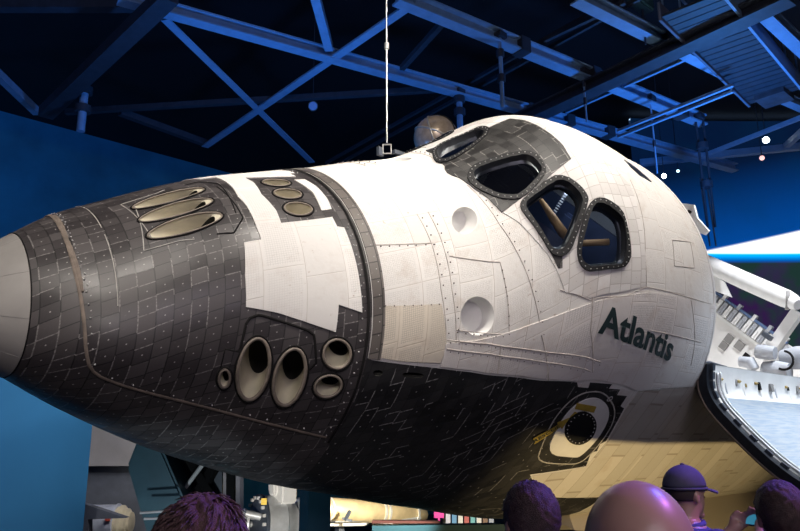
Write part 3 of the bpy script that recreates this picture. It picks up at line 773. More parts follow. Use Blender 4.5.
# ---- the long mid body behind the cabin: port and starboard sides below the door sills and the belly
bm = bmesh.new()
thp = np.linspace(1.34, 2*np.pi - 1.34, 70)
xs = np.linspace(8.8, 18.1, 14)
ul = bm.loops.layers.uv.new('UVMap')
g = [[bm.verts.new(section(np.array(x), np.array(t))) for t in thp] for x in xs]
for i in range(len(xs)-1):
    for j in range(len(thp)-1):
        f = bm.faces.new((g[i][j], g[i+1][j], g[i+1][j+1], g[i][j+1]))
        for lp, (ii, jj) in zip(f.loops, ((i, j), (i+1, j), (i+1, j+1), (i, j+1))):
            lp[ul].uv = (xs[ii]*1.0, float(girth(np.array([8.8]), np.array([thp[jj]]))[0]))
obj('mid_body', bm, M['lower_tile'], ORB, smooth=True)
# leading roots of the two wings, low on the mid body
for s in (-1, 1):
    bm = bmesh.new()
    wp = [(9.0, 2.50, -1.30, .10), (10.2, 2.66, -1.30, .16), (12.0, 2.95, -1.30, .20), (14.5, 3.55, -1.28, .22), (18.1, 4.70, -1.25, .24)]
    rows_ = []
    for x, y, z, h_ in wp:
        rows_.append([bm.verts.new((x, s*yy, zz)) for yy, zz in ((2.2, z - .34), (y - .2, z - h_), (y, z - .02), (y - .2, z + h_*.7), (2.2, z + .34))])
    for A_, B_ in zip(rows_[:-1], rows_[1:]):
        for i in range(4): bm.faces.new((A_[i], A_[i+1], B_[i+1], B_[i]))
    for r_ in (rows_[0], rows_[-1]): bm.faces.new(r_)
    obj('wing_root', bm, M['lower_tile'], ORB, smooth=True, angle=50)
# lower cabin sides carry larger white tiles
low = [(8.8, 1.50), (7.62, 1.50), (7.60, 1.60), (7.72, 1.79), (7.68, 1.935), (6.80, 1.965), (6.92, 2.008), (7.49, 2.112), (7.9, 2.128), (8.8, 2.148)]
for p_ in both(low): patch('lower_side_tiles', p_, M['lower_tile'], 0.006, 0.01, 0.08)
# stitched side blankets from the seam above the lettering down to the black belly
side = [(4.55, 1.085), (4.95, 1.085), (5.4, 1.07), (6.3, 1.035), (7.2, 0.99), (8.78, 1.0), (8.78, 1.49), (7.55, 1.49), (7.27, 1.45), (6.75, 1.40), (6.5, 1.40), (6.0, 1.35), (5.58, 1.30), (5.0, 1.245), (4.55, 1.213)]
for p_ in both(side): patch('side_blanket', p_, M['felt_side'], 0.014, 0.018, 0.08)

# ---- white patches over the nose
c1 = [(2.53, 0.0)] + [p for p in Z['c1'] if p[1] > 0.1] + [(2.80, 0.029), (2.79, 0.0)]
patch('white_nose_patch', sym(c1), M['patch'], 0.010, 0.014, 0.07)
c2 = [(3.40, 0.0)] + [p for p in Z['c2'] if p[1] > 0.05] + [(3.51, 0.0)]
patch('white_strip', sym(c2), M['patch'], 0.010, 0.014, 0.06)
band = [(3.665, -2.2), (3.665, 2.2), (3.72, 2.2)] + [(3.735, t) for t in np.linspace(2.0, 1.2, 6)] + [(3.80, t) for t in np.linspace(1.1, -1.1, 12)] + [(3.72, -2.2)]
band = [(3.668, t) for t in np.linspace(-1.9, 1.9, 20)] + [(3.79, t) for t in np.linspace(1.15, -1.15, 20)]
band = [(3.668, t) for t in np.linspace(-1.16, 1.16, 24)] + [(3.80, t) for t in np.linspace(1.165, -1.165, 24)]
patch('grey_tile_band', band, M['grey_tile'], 0.012, 0.016, 0.06)
for p_ in both(Z['tan']): patch('stained_quilt', p_, M['tan_patch'], 0.011, 0.016, 0.07)

# ---- cockpit crown: black tiles and white tiles round the windows
blk = Z['blk']
bh = [(6.37, 0.0)] + blk[:11] + [(5.17, 0.04), (5.15, 0.0)]
wh = Z['wt']
patch('cockpit_black_tiles', sym(bh), M['top_tile'], 0.014, 0.018, 0.06, [win_in[3], stbd(win_in[3], 3)])
wth = [(6.36, 0.0), (6.70, 0.0)] + wh[3:] + [(6.03, 0.326), (6.12, 0.306), (6.36, 0.273), (6.37, 0.20)]
patch('cockpit_white_tiles', sym(wth), M['white_tile'], 0.008, 0.012, 0.06, [h for k in (1, 2, 3) for h in (scaled(win_in[k], 1.06), scaled(stbd(win_in[k], k), 1.06))])
for p_ in both(Z['chip']): patch('black_tile_chip', p_, M['top_tile'], 0.012, 0.014, 0.05)
for p_ in both(Z['ovw']): patch('overhead_window', p_, M['reveal'], 0.010, 0.012, 0.06)

# ---- six cockpit windows: frame, bolts, reveal, pane
for k in (1, 2, 3):
    for sgn in (0, 1):
        wi = stbd(win_in[k], k) if sgn else win_in[k]
        wo = (W4o_ if k == 3 else stbd(win_out[k], k)) if sgn else win_out[k]
        fr = patch('windshield_frame', wo, M['frame'], 0.030, 0.035, 0.06, [wi])
        A1 = resample(wi, 34); B1 = resample(wo, 34)
        j0 = np.argmin(((B1 - A1[0])**2).sum(1)); B1 = np.roll(B1, -j0, 0)
        bm = bmesh.new(); discs(bm, A1*.42 + B1*.58, 0.008, 0.031)
        tag(obj('frame_bolts', bm, M['bolt'], fr), 'pale bolt heads round the window', kind='stuff')
        p = np.array(densify(wi, 0.04)); P0 = surf(p[:, 0], p[:, 1], 0.030); N0 = normal(p[:, 0], p[:, 1])
        cc = P0.mean(0); nn = N0.mean(0); nn /= np.linalg.norm(nn)
        bm = bmesh.new(); rs = []
        for s_, d_ in ((1.0, 0.0), (0.985, 0.03), (0.93, 0.085), (0.86, 0.10), (0.84, 0.14)):
            rs.append([bm.verts.new(cc + (q_ - cc)*s_ - nn*d_) for q_ in P0])
        n = len(p)
        for A_, B_ in zip(rs[:-1], rs[1:]):
            for i in range(n): bm.faces.new((A_[i], A_[(i+1) % n], B_[(i+1) % n], B_[i]))
        obj('window_reveal', bm, M['reveal'], fr, smooth=True, angle=30)
        bm = bmesh.new()
        a = [bm.verts.new(cc + (q_ - cc)*0.93 - nn*0.084) for q_ in P0]; c_ = bm.verts.new(cc - nn*0.080)
        for i in range(n): bm.faces.new((a[i], a[(i+1) % n], c_))
        tag(obj('window_pane', bm, M['glass'], fr, smooth=True), 'dark glass pane')

# ---- thrusters
def thruster(ring, d, depth, s_end, name='thruster_nozzle', rim=0.010, circ=0.0):
    o, _, e = cup(name, ring, M['nozzle'], d, depth, s_end, 9, 0.002, 1.0, circ=circ, bottom=False)
    me = o.data; n = len(ring)
    Q = [me.vertices[i].co.copy() for i in range(len(me.vertices) - n, len(me.vertices))]
    c = sum(Q, Vector())/n; dn = Vector(d).normalized()
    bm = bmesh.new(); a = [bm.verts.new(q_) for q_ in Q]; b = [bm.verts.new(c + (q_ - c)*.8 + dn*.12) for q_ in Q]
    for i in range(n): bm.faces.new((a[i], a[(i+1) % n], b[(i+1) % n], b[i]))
    bm.faces.new(b); tag(obj('nozzle_throat_shade', bm, M['throat'], o), 'black throat of the nozzle, with its shade painted in')  # throat plug sized and turned to put shade into the nozzle mouth
    p = densify(ring, 0.05); P = surf(p[:, 0], p[:, 1], 0.004)
    bm = bmesh.new(); tube(bm, list(P), rim, 8, closed=True)
    obj('nozzle_rim', bm, M['rim'], o, smooth=True)
    Pc = P.mean(0); bm = bmesh.new(); tube(bm, [Pc + (v - Pc)*(1 + (rim + 0.012)/np.linalg.norm(v - Pc)) for v in P], 0.010, 6, closed=True)
    obj('nozzle_gasket', bm, M['gasket'], o, smooth=True)
    return o
def my(d): return (d[0], -d[1], d[2])
thruster(F3F, (1.0, 0, -0.25), 0.22, 0.80, 'forward_thruster')
for i, p_ in enumerate(both(Z['F1F'])): thruster(p_, (1.0, 0, -0.25), 0.22, 0.80, 'forward_thruster')
thruster(F3U, (0.35, 0, -1), 0.30, 0.7, 'upward_thruster')
for i, p_ in enumerate(both(Z['F1U'])): thruster(p_, (0.35, 0.1*(-1 if i else 1), -1), 0.30, 0.7, 'upward_thruster')
for nm in ('F1L', 'F3L'):
    for i, p_ in enumerate(both(Z[nm])):
        d = (0.122, 0.173, -0.004)
        thruster(p_, my(d) if i else d, 0.22, 0.84, 'side_thruster', 0.016)
for nm in ('F1D', 'F3D'):
    for i, p_ in enumerate(both(Z[nm])):
        d = (0.21, 0.313, 0.007)
        thruster(p_, my(d) if i else d, 0.38, 0.82, 'downward_thruster', 0.020)
for i, p_ in enumerate(both(Z['F5L'])):
    d = (0.122, 0.173, -0.004)
    thruster(p_, my(d) if i else d, 0.10, 0.8, 'vernier_thruster', 0.014)

# ---- round recesses in the white side
for nm in ('R1h', 'R2h'):
    for i, p_ in enumerate(both(Z[nm])):
        d = (0.25, 0.75, -0.55)
        cup('round_recess', p_, M['white'], my(d) if i else d, 0.20, 0.80, 4, 0.0, 1.0)

# ---- hatch with window, arrow and labels
h_ = chaikin(Z['hatch'], 2)
for i, p_ in enumerate(both(h_)):
    hb = patch('side_hatch', p_, M['white'], 0.014, 0.018, 0.06)
    w_ = mirror(Z['hwin']) if i else Z['hwin']; wr = mirror(Z['hwinr']) if i else Z['hwinr']
    fr = patch('hatch_window_ring', wr, M['frame'], 0.030, 0.02, 0.05, [w_], parent=hb)
    patch('hatch_window', w_, M['reveal'], 0.018, 0.004, 0.05, parent=hb)
    A1 = resample(w_, 22); B1 = resample(wr, 22); B1 = np.roll(B1, -np.argmin(((B1-A1[0])**2).sum(1)), 0)
    bm = bmesh.new(); discs(bm, (A1+B1)/2, 0.009, 0.032); tag(obj('ring_bolts', bm, M['bolt'], hb), kind='stuff')
ribbons('hatch_seam', [chaikin(Z['hrim'], 2)], 0.022, M['light_seam'], 0.008, True, True)
def disc_poly(c, r, n=20): return [(c[0] + r*math.cos(2*math.pi*k/n), c[1] + r/2.9*math.sin(2*math.pi*k/n)) for k in range(n)]
tc_ = Z['hatch'][5]
ribbons('hatch_ring_mark', [disc_poly((7.16, 1.522), 0.035)], 0.014, M['bolt'], 0.012, True, True)
for p_ in both(Z['arrow']): patch('rescue_arrow', p_, M['yellow'], 0.022, 0.004, 0.05)
for p_ in both(Z['ylab']): patch('yellow_label', p_, M['yellow'], 0.022, 0.004, 0.05)
for p_ in both(Z['ylab2']): patch('yellow_label', p_, M['yellow'], 0.0225, 0.004, 0.05)

# ---- seams and filler lines
sa = chaikin(Z['s_a'], 1, False)
ribbons('module_seam', [sa], 0.034, M['tan_seam'], 0.010)
ribbons('module_seam', [[(1.036, -0.6), (1.0, 0.0), (1.036, 0.6)]], 0.030, M['tan_seam'], 0.009, False)
sb = [(3.615, t) for t in np.linspace(-1.75, 1.75, 40)]
ribbons('black_joint', [sb], 0.030, M['gasket'], 0.016, False)
ribbons('thruster_gasket', [Z['s_c']], 0.026, M['gasket'], 0.008)
ribbons('thin_gasket', [Z['s_d'], Z['s_f']], 0.014, M['gasket'], 0.007)
ribbons('pale_tile_seam', [Z['s_e'], [(1.30, t) for t in np.linspace(0.05, 1.5, 14)][:8]], 0.010, M['light_seam'], 0.006)
ribbons('blanket_seam', [Z[k] for k in ('s1', 's2', 's3', 's3b', 's4', 's7', 's9', 's14', 's15', 's16')], 0.012, M['dust_seam'], 0.004)
ribbons('blanket_ridge', [Z[k] for k in ('s6', 's6b', 's8', 's10', 's11', 's12', 's13')], 0.020, M['dust_seam'], 0.016)
ribbons('cap_joint', [[(0.672, t) for t in np.linspace(-3.1, 3.1, 60)]], 0.012, M['gasket'], 0.003, False)
ribbons('cap_line', [[(x, t) for x in np.linspace(0.08, 0.66, 8)] for t in (0.35, 1.0, 1.6, 2.3)], 0.003, M['greypaint'], 0.000, True)

def dots_along(line, step, jit=0.0):
    p = densify(line, 0.02, False); P = surf(p[:, 0], p[:, 1])
    s = np.concatenate([[0], np.cumsum(np.linalg.norm(np.diff(P, axis=0), axis=1))])
    return [tuple(p[np.searchsorted(s, t)]) for t in np.arange(step/2, s[-1], step)]
pts = []
for k in ('s3', 's3b', 's7'):
    pts += [(x + 0.03, t) for x, t in dots_along(Z[k], 0.13)]
for k in ('s6', 's6b', 's4', 's5', 's16'):
    pts += [(x, t + 0.012) for x, t in dots_along(Z[k], 0.11)]
bm = bmesh.new(); discs(bm, pts, 0.008, 0.012, 6); discs(bm, [(x, -t) for x, t in pts], 0.008, 0.012, 6)
tag(obj('fasteners', bm, M['fastener'], ORB), 'small dark fastener heads', kind='stuff')
pts = [(x + 0.05, t) for x, t in dots_along(sa[:14], 0.14)] + [(x, t - 0.03) for x, t in dots_along(sa[14:], 0.2)] + [(3.55, t) for t in np.linspace(0.35, 1.7, 22)] + [(3.74, t) for t in np.linspace(0.1, 1.1, 14)]
bm = bmesh.new(); discs(bm, pts, 0.008, 0.008, 6); discs(bm, [(x, -t) for x, t in pts], 0.008, 0.008, 6)
tag(obj('pale_plugs', bm, M['bolt'], ORB), 'small pale plugs along the joint', kind='stuff')

# ---- lettering on the side
def hull_text(txt, O, E, U, mat, off, name, bold=0.0):
    cu = bpy.data.curves.new(name, 'FONT'); cu.body = txt; cu.size = 1; cu.offset = bold; cu.resolution_u = 3
    to = bpy.data.objects.new(name + '_tmp', cu); COL.objects.link(to)
    bpy.context.view_layer.update()
    me = bpy.data.meshes.new_from_object(to.evaluated_get(bpy.context.evaluated_depsgraph_get()))
    bpy.data.objects.remove(to); bpy.data.curves.remove(cu)
    bm = bmesh.new(); bm.from_mesh(me); bpy.data.meshes.remove(me)
    xs_ = [v.co.x for v in bm.verts]; x0, x1 = min(xs_), max(xs_); capH = 0.729
    for ax in (0, 1):
        for t in np.arange(-0.3, 6, 0.06):
            geom = bm.verts[:] + bm.edges[:] + bm.faces[:]
            no = (1, 0, 0) if ax == 0 else (0, 1, 0)
            lo = min(v.co[ax] for v in bm.verts); hi = max(v.co[ax] for v in bm.verts)
            if lo < t < hi: bmesh.ops.bisect_plane(bm, geom=geom, plane_co=(t*no[0], t*no[1], 0), plane_no=no)
    vs = bm.verts[:]
    a = np.array([(v.co.x - x0) / (x1 - x0) for v in vs]); b = np.array([v.co.y / capH for v in vs])
    O, E, U = map(np.array, (O, E, U))
    hc = O + a[:, None] * (E - O) + b[:, None] * (U - O)
    P = surf(hc[:, 0], hc[:, 1], off)
    for v, q_ in zip(vs, P): v.co = q_
    return obj(name, bm, mat, ORB)
hull_text('Atlantis', (6.52, 1.170), (7.93, 1.324), (6.50, 1.042), M['letter'], 0.026, 'name_lettering', 0.028)
# the small word on the rescue arrow
hull_text('RESCUE', tuple(np.array(Z['arrow'][6])*.72 + np.array(Z['arrow'][0])*.28), tuple(np.array(Z['arrow'][5])*.75 + np.array(Z['arrow'][1])*.25), tuple(np.array(Z['arrow'][6])*.25 + np.array(Z['arrow'][0])*.75), M['letter'], 0.026, 'arrow_lettering', 0.01)

# ---- cockpit interior seen through the panes
CK = dict(strut=[(6.31, -0.62, 3.06), (6.34, -0.92, 2.96), (6.54, -1.19, 2.80)], arm=[(6.73, -1.22, 2.83), (7.01, -1.40, 3.02)], low=[(5.96, -0.75, 2.84), (6.33, -1.23, 2.57), (6.45, -1.25, 2.80), (6.15, -0.93, 2.86)], strip=[(6.67, -0.65, 3.29), (6.58, -0.71, 2.97)], orange=(6.187, 0.937, 3.058))
CKL = plain('navy_cockpit_lining', (0.035, 0.05, 0.10), rough=0.7)
bm = bmesh.new(); box(bm, (6.3, 0, 1.90), (1.3, 3.0, 0.10)); box(bm, (7.5, 0, 2.3), (0.08, 3.0, 1.5))
obj('cockpit_deck', bm, CKL, ORB)
bm = bmesh.new()
prism(bm, [(-1.5, 0), (1.5, 0), (1.3, 0.35), (-1.3, 0.35)], (5.75, 0, 2.0), (6.15, 0, 2.25))
obj('instrument_panel', bm, plain('instrument_panel', (0.06, 0.065, 0.09), rough=0.6), ORB)
TANP = plain('tan_bars', (0.80, 0.44, 0.18), rough=0.7)  # even tan on the bars set behind the panes
for s in (-1, 1):
    def c_(p): return (p[0], p[1]*(-s), p[2])
    bm = bmesh.new(); tube(bm, [c_(p) for p in CK['strut']], [0.030, 0.055, 0.075], 10); obj('tan_bar', bm, TANP, ORB, smooth=True)
    bm = bmesh.new(); tube(bm, [c_(p) for p in CK['arm']], 0.045, 10); obj('tan_arm', bm, TANP, ORB, smooth=True)
    bm = bmesh.new(); f = [bm.verts.new(c_(p)) for p in CK['low']]; g_ = [bm.verts.new(v.co + Vector((0.12, 0.10*s, -0.10))) for v in f]
    bm.faces.new(f); bm.faces.new(g_[::-1])
    for i in range(4): bm.faces.new((f[i], g_[i], g_[(i+1) % 4], f[(i+1) % 4]))
    obj('glare_shield', bm, plain('navy_glare_shield', (0.07, 0.075, 0.12), rough=0.8), ORB)
    bm = bmesh.new()
    for k in range(10):
        a_ = Vector(c_(CK['strip'][0])).lerp(Vector(c_(CK['strip'][1])), k/9); box(bm, a_, (0.02, 0.05 if k else 0.16, 0.014))
    obj('white_marks', bm, M['white'], ORB)
    bm = bmesh.new(); box(bm, (6.95, s*0.75, 2.35), (0.16, 0.5, 0.9)); box(bm, (6.75, s*0.75, 1.98), (0.5, 0.5, 0.14)); box(bm, (6.94, s*0.75, 2.92), (0.14, 0.28, 0.22))
    bmesh.ops.bevel(bm, geom=bm.edges[:], offset=0.04, segments=2, affect='EDGES')
    obj('crew_seat', bm, CKL, ORB)
bm = bmesh.new(); box(bm, CK['orange'], (0.05, 0.16, 0.05)); obj('orange_marker', bm, M['orange'], ORB)
l = bpy.data.lights.new('cockpit_fill', 'POINT'); l.energy = 14; l.color = (0.70, 0.80, 1.0); l.shadow_soft_size = 0.1  # added point light so the dim interior shows through the panes
lo_ = bpy.data.objects.new('cockpit_fill', l); link(lo_, ORB); lo_.location = (6.55, -0.7, 3.45)

# ---- open port bay door: rounded shell, black seal along its front edge, silvery radiator panel
dprof = [(-2.56, 2.07), (-2.66, 1.92), (-2.80, 1.76), (-3.05, 1.64), (-3.45, 1.585), (-3.83, 1.555), (-4.15, 1.545), (-4.54, 1.58), (-4.95, 1.70), (-5.35, 1.92), (-5.65, 2.2)]
dprof = chaikin(dprof, 2, False)
def door(sgn, parent):
    pr_ = [(sgn*-1*y if False else y*sgn, z) for y, z in dprof]
    P2 = np.array(pr_); T2 = np.gradient(P2, axis=0); N2 = np.stack([-T2[:, 1], T2[:, 0]], 1); N2 /= np.linalg.norm(N2, axis=1)[:, None]
    if (N2[len(N2)//2] @ np.array([0, 1])) < 0: N2 = -N2
    x0, x1 = 8.86, 18.05
    bm = bmesh.new(); xs_ = np.linspace(x0, x1, 12)
    og = [[bm.verts.new((x, p[0], p[1])) for p in P2] for x in xs_]
    ig = [[bm.verts.new((x, p[0] + n_[0]*.09, p[1] + n_[1]*.09)) for p, n_ in zip(P2, N2)] for x in xs_]
    k = len(P2)
    for i in range(len(xs_)-1):
        for j in range(k-1):
            bm.faces.new((og[i][j], og[i+1][j], og[i+1][j+1], og[i][j+1])); bm.faces.new((ig[i][j], ig[i][j+1], ig[i+1][j+1], ig[i+1][j]))
        bm.faces.new((og[i][0], ig[i][0], ig[i+1][0], og[i+1][0])); bm.faces.new((og[i][-1], og[i+1][-1], ig[i+1][-1], ig[i][-1]))
    for r_ in (0, -1):
        for j in range(k-1): bm.faces.new((og[r_][j], og[r_][j+1], ig[r_][j+1], ig[r_][j]))
    d = obj('payload_bay_door', bm, M['felt_side'] if False else M['liner'], parent, smooth=True, angle=40)
    # seal along the front edge
    bm = bmesh.new()
    sq = [(-0.010, -0.035), (0.20, -0.035), (0.20, 0.115), (-0.010, 0.115)]
    rows_ = [[bm.verts.new((x0 + a_, p[0] + n_[0]*b_, p[1] + n_[1]*b_)) for a_, b_ in sq] for p, n_ in zip(P2, N2)]
    for A_, B_ in zip(rows_[:-1], rows_[1:]):
        for i in range(4): bm.faces.new((A_[i], A_[(i+1) % 4], B_[(i+1) % 4], B_[i]))
    bm.faces.new(rows_[0]); bm.faces.new(rows_[-1][::-1])
    tag(obj('door_seal', bm, M['seal'], d), 'black sealing edge of the door')
    bm = bmesh.new(); L3 = [Vector((x0 - 0.014, p[0] - n_[0]*.02, p[1] - n_[1]*.02)) for p, n_ in zip(P2, N2)]; tube(bm, L3, 0.016, 6); 
    obj('edge_trim', bm, M['tan_seam'], d, smooth=True)
    bm = bmesh.new(); L3 = [Vector((x0 + 0.24, p[0] + n_[0]*.15, p[1] + n_[1]*.15)) for p, n_ in zip(P2[4:], N2[4:])]; tube(bm, L3, 0.022, 6)
    tube(bm, [v + Vector((0.07, 0, 0.02)) for v in L3], 0.016, 6)
    obj('edge_tube', bm, M['steel'], d, smooth=True)
    bm = bmesh.new()
    for j in range(2, k-1, 3):
        p, n_ = P2[j], N2[j]; t_ = T2[j]/np.linalg.norm(T2[j])
        rr = Matrix.Rotation(math.atan2(t_[1], t_[0]), 4, 'X')
        box(bm, (x0 + 0.12, p[0] + n_[0]*.135, p[1] + n_[1]*.135), (0.07, 0.10, 0.05), rr)
    obj('latch_fitting', bm, M['darksteel'], d)
    # radiator
    ks = [j for j in range(k) if abs(P2[j][0]) > 2.90]
    PP, NN = P2[ks], N2[ks]
    L_ = np.concatenate([[0], np.cumsum(np.linalg.norm(np.diff(PP, axis=0), axis=1))])
    bm = bmesh.new(); ul = bm.loops.layers.uv.new('UVMap'); xr = np.linspace(x0 + 0.34, x1 - 0.4, 14)
    gg = [[bm.verts.new((x, p[0] + n_[0]*.17, p[1] + n_[1]*.17)) for p, n_ in zip(PP, NN)] for x in xr]
    bb = [[bm.verts.new((x, p[0] + n_[0]*.13, p[1] + n_[1]*.13)) for p, n_ in zip(PP, NN)] for x in xr]
    nr = len(ks)
    def F(vs, uvs):
        f = bm.faces.new(vs)
        for lp, u_ in zip(f.loops, uvs): lp[ul].uv = u_
    for i in range(13):
        for j in range(nr-1):
            F((gg[i][j], gg[i+1][j], gg[i+1][j+1], gg[i][j+1]), ((xr[i], L_[j]), (xr[i+1], L_[j]), (xr[i+1], L_[j+1]), (xr[i], L_[j+1])))
        for j_ in (0, -1): F((gg[i][j_], gg[i+1][j_], bb[i+1][j_], bb[i][j_]), ((xr[i], 0), (xr[i+1], 0), (xr[i+1], .04), (xr[i], .04)))
    for i_ in (0, -1):
        for j in range(nr-1): F((gg[i_][j], gg[i_][j+1], bb[i_][j+1], bb[i_][j]), ((0, L_[j]), (0, L_[j+1]), (.04, L_[j+1]), (.04, L_[j])))
    tag(obj('radiator_panel', bm, M['radiator'], d, smooth=True, angle=40), 'silvery blue radiator lining the open door')
    return d
door(1, ORB)

# ---- payload bay: sills, liner, cross bulkhead, equipment, boom
def sec_yz(y, z, x): return Vector((x, y, z))
bm = bmesh.new()
ang = np.linspace(0, np.pi, 25); xs_ = np.linspace(8.9, 18.0, 14)
gg = [[bm.verts.new((x, -2.35*math.cos(a), 1.5 - 2.35*math.sin(a))) for a in ang] for x in xs_]
for i in range(13):
    for j in range(24): bm.faces.new((gg[i][j], gg[i][j+1], gg[i+1][j+1], gg[i+1][j]))
obj('bay_liner', bm, M['liner'], ORB, smooth=True)
for s in (-1, 1):
    bm = bmesh.new(); bar(bm, (8.85, s*2.5, 1.72), (18.05, s*2.5, 1.72), 0.30, 0.34, (0, 0, 1)); obj('sill_longeron', bm, M['white'], ORB)
bm = bmesh.new()   # hinge fittings and gold brackets on the port sill
for k in range(9):
    x = 9.35 + k*0.62
    box(bm, (x, -2.66, 1.93), (0.10, 0.20, 0.10)); 
obj('gold_bracket', bm, M['gold'], ORB)
for k in range(8):
    bm = bmesh.new(); x = 9.62 + k*0.62
    box(bm, (x, -2.74, 1.90), (0.46, 0.26, 0.05), Matrix.Rotation(R(40), 4, 'X')); box(bm, (x + 0.1, -2.64, 1.98), (0.12, 0.1, 0.08)); box(bm, (x - 0.12, -2.80, 1.86), (0.05, 0.2, 0.07), Matrix.Rotation(R(40), 4, 'X'))
    bmesh.ops.bevel(bm, geom=bm.edges[:], offset=0.012, segments=1, affect='EDGES')
    obj('hinge_fitting', bm, M['liner'] if k % 3 else M['grey_blanket'], ORB)
bm = bmesh.new(); tube(bm, [(9.0, -2.45, 2.0), (9.5, -2.42, 2.02), (10.0, -2.46, 2.0)], 0.028, 8); obj('sill_cable', bm, M['darksteel'], ORB, smooth=True)
bm = bmesh.new(); bar(bm, (9.5, -2.60, 2.00), (16, -2.60, 2.00), 0.04, 0.05); obj('gold_rail', bm, M['gold'], ORB)
for k in range(12):
    bm = bmesh.new(); x = 9.45 + k*0.42 + random.uniform(-.08, .08)
    box(bm, (x, -2.70 - random.uniform(0, .08), 1.93), (random.uniform(.05, .16), .12, random.uniform(.05, .11)), Matrix.Rotation(R(40), 4, 'X'))
    obj('sill_fitting', bm, M['gasket' if k % 3 == 0 else ('greypaint' if k % 3 == 1 else 'gold')], ORB)
# forward bulkhead closing the cabin
bm = bmesh.new(); tt = np.linspace(0, 2*np.pi, 73)[:-1]
v_ = [bm.verts.new(section(np.array(8.8), np.array(t))*np.array([1, .985, .985]) + np.array([-.06, 0, .02])) for t in tt]; bm.faces.new(v_)
obj('cabin_bulkhead', bm, M['liner'], ORB)
bm = bmesh.new(); tube(bm, [Vector(section(np.array(8.8), np.array(t))) for t in np.linspace(-1.36, 1.36, 50)], 0.022, 8)
obj('cabin_rear_edge', bm, M['white'], ORB, smooth=True)
# cross bulkhead in the bay
BX = 18.0
bm = bmesh.new(); box(bm, (BX, 0, 0.35), (0.12, 4.6, 2.6)); obj('cross_bulkhead', bm, M['liner'], ORB)
for c_, s_ in (((0.78, 0.88), (.26, .42)), ((0.52, 0.90), (.22, .30)), ((0.28, 0.78), (.16, .24))):
    pass
for (u0, yy, zz, sy, sz, mt_) in ((0, 0.92, 0.90, .20, .21, 'greypaint'), (0, 0.92, 0.67, .20, .20, 'greypaint'), (0, 0.60, 0.92, .21, .22, 'greypaint'), (0, 0.30, 0.78, .15, .20, 'gasket')):
    bm = bmesh.new(); box(bm, (BX - 0.08, yy, zz), (0.05, sy, sz)); obj('vent_plate', bm, M[mt_], ORB)
for k in range(17):
    y = 2.1 - k*0.155
    bm = bmesh.new(); box(bm, (BX - 0.12, y, 1.46), (0.16, 0.11, 0.34)); box(bm, (BX - 0.2, y + 0.02, 1.40), (0.06, 0.06, 0.22))
    if k % 3 == 0: box(bm, (BX - 0.1, y, 1.72), (0.12, 0.09, 0.16))
    obj('latch_block', bm, M['white'] if k % 2 else M['grey_blanket'], ORB)
bm = bmesh.new(); bar(bm, (BX - 0.1, 2.2, 1.68), (BX - 0.1, -0.3, 1.68), 0.10, 0.06); obj('top_rail', bm, plain('blue_rail', (0.10, 0.16, 0.30), rough=0.6), ORB)
bm = bmesh.new(); bar(bm, (BX - 0.09, 2.2, 1.22), (BX - 0.09, -0.4, 1.22), 0.06, 0.07); obj('lower_rail', bm, M['white'], ORB)
bm = bmesh.new()
tube(bm, [(17.0, 2.25, 2.28), (16.0, 0.62, 2.58), (15.25, -0.60, 2.82), (15.10, -0.80, 2.86), (15.0, -0.97, 2.88)], [0.215, 0.21, 0.20, 0.17, 0.11], 16)
bo = obj('long_boom', bm, M['white'], ORB, smooth=True, angle=50); tag(bo, 'long white boom over the bay')
bm = bmesh.new(); tube(bm, [(15.15, -0.72, 2.84), (15.12, -0.66, 2.80)], 0.205, 16); obj('boom_collar', bm, M['greypaint'], bo, smooth=True, angle=50)
bm = bmesh.new(); bar(bm, (15.2, -1.02, 1.75), (15.2, -0.98, 2.74), 0.22, 0.22); bar(bm, (15.2, -1.02, 1.6), (15.2, -1.02, 1.8), 0.32, 0.32)
obj('boom_pedestal', bm, M['white'], ORB)
bm = bmesh.new(); box(bm, (15.0, -0.86, 1.98), (0.10, 0.22, 0.10)); obj('pedestal_clamp', bm, M['darksteel'], ORB)
# white triangular panel beyond the bay
bm = bmesh.new()
for x in (17.0, 17.06):
    pass
f0 = [bm.verts.new(p) for p in ((17.0, 2.2, 2.12), (17.0, 1.51, 2.15), (17.0, 1.13, 1.94), (17.0, 1.7, 1.80))]
f1 = [bm.verts.new(v.co + Vector((0.07, 0, 0))) for v in f0]
bm.faces.new(f0); bm.faces.new(f1[::-1])
for i in range(4): bm.faces.new((f0[i], f1[i], f1[(i+1) % 4], f0[(i+1) % 4]))
obj('white_fin_panel', bm, M['white'], ORB)
# little antenna plate standing up behind the cabin
bm = bmesh.new()
f0 = [bm.verts.new(p) for p in ((11.0, 0.30, 3.66), (11.0, 0.10, 3.74), (11.0, -0.10, 3.58), (11.0, -0.42, 3.50), (11.0, -0.40, 3.40), (11.0, -0.29, 3.38), (11.0, 0.12, 3.48))]
f1 = [bm.verts.new(v.co + Vector((0.12, 0.03, 0))) for v in f0]
n = len(f0); bm.faces.new(f0); bm.faces.new(f1[::-1])
for i in range(n): bm.faces.new((f0[i], f1[i], f1[(i+1) % n], f0[(i+1) % n]))
tube(bm, [(11.05, 0.15, 3.6), (11.05, 0.35, 2.6), (11.05, 0.5, 1.0)], 0.05, 8)
an = obj('antenna_plate', bm, M['white'], ORB)
bm = bmesh.new(); box(bm, (10.99, 0.08, 3.60), (0.03, 0.07, 0.05)); obj('plate_fitting', bm, M['gasket'], an)
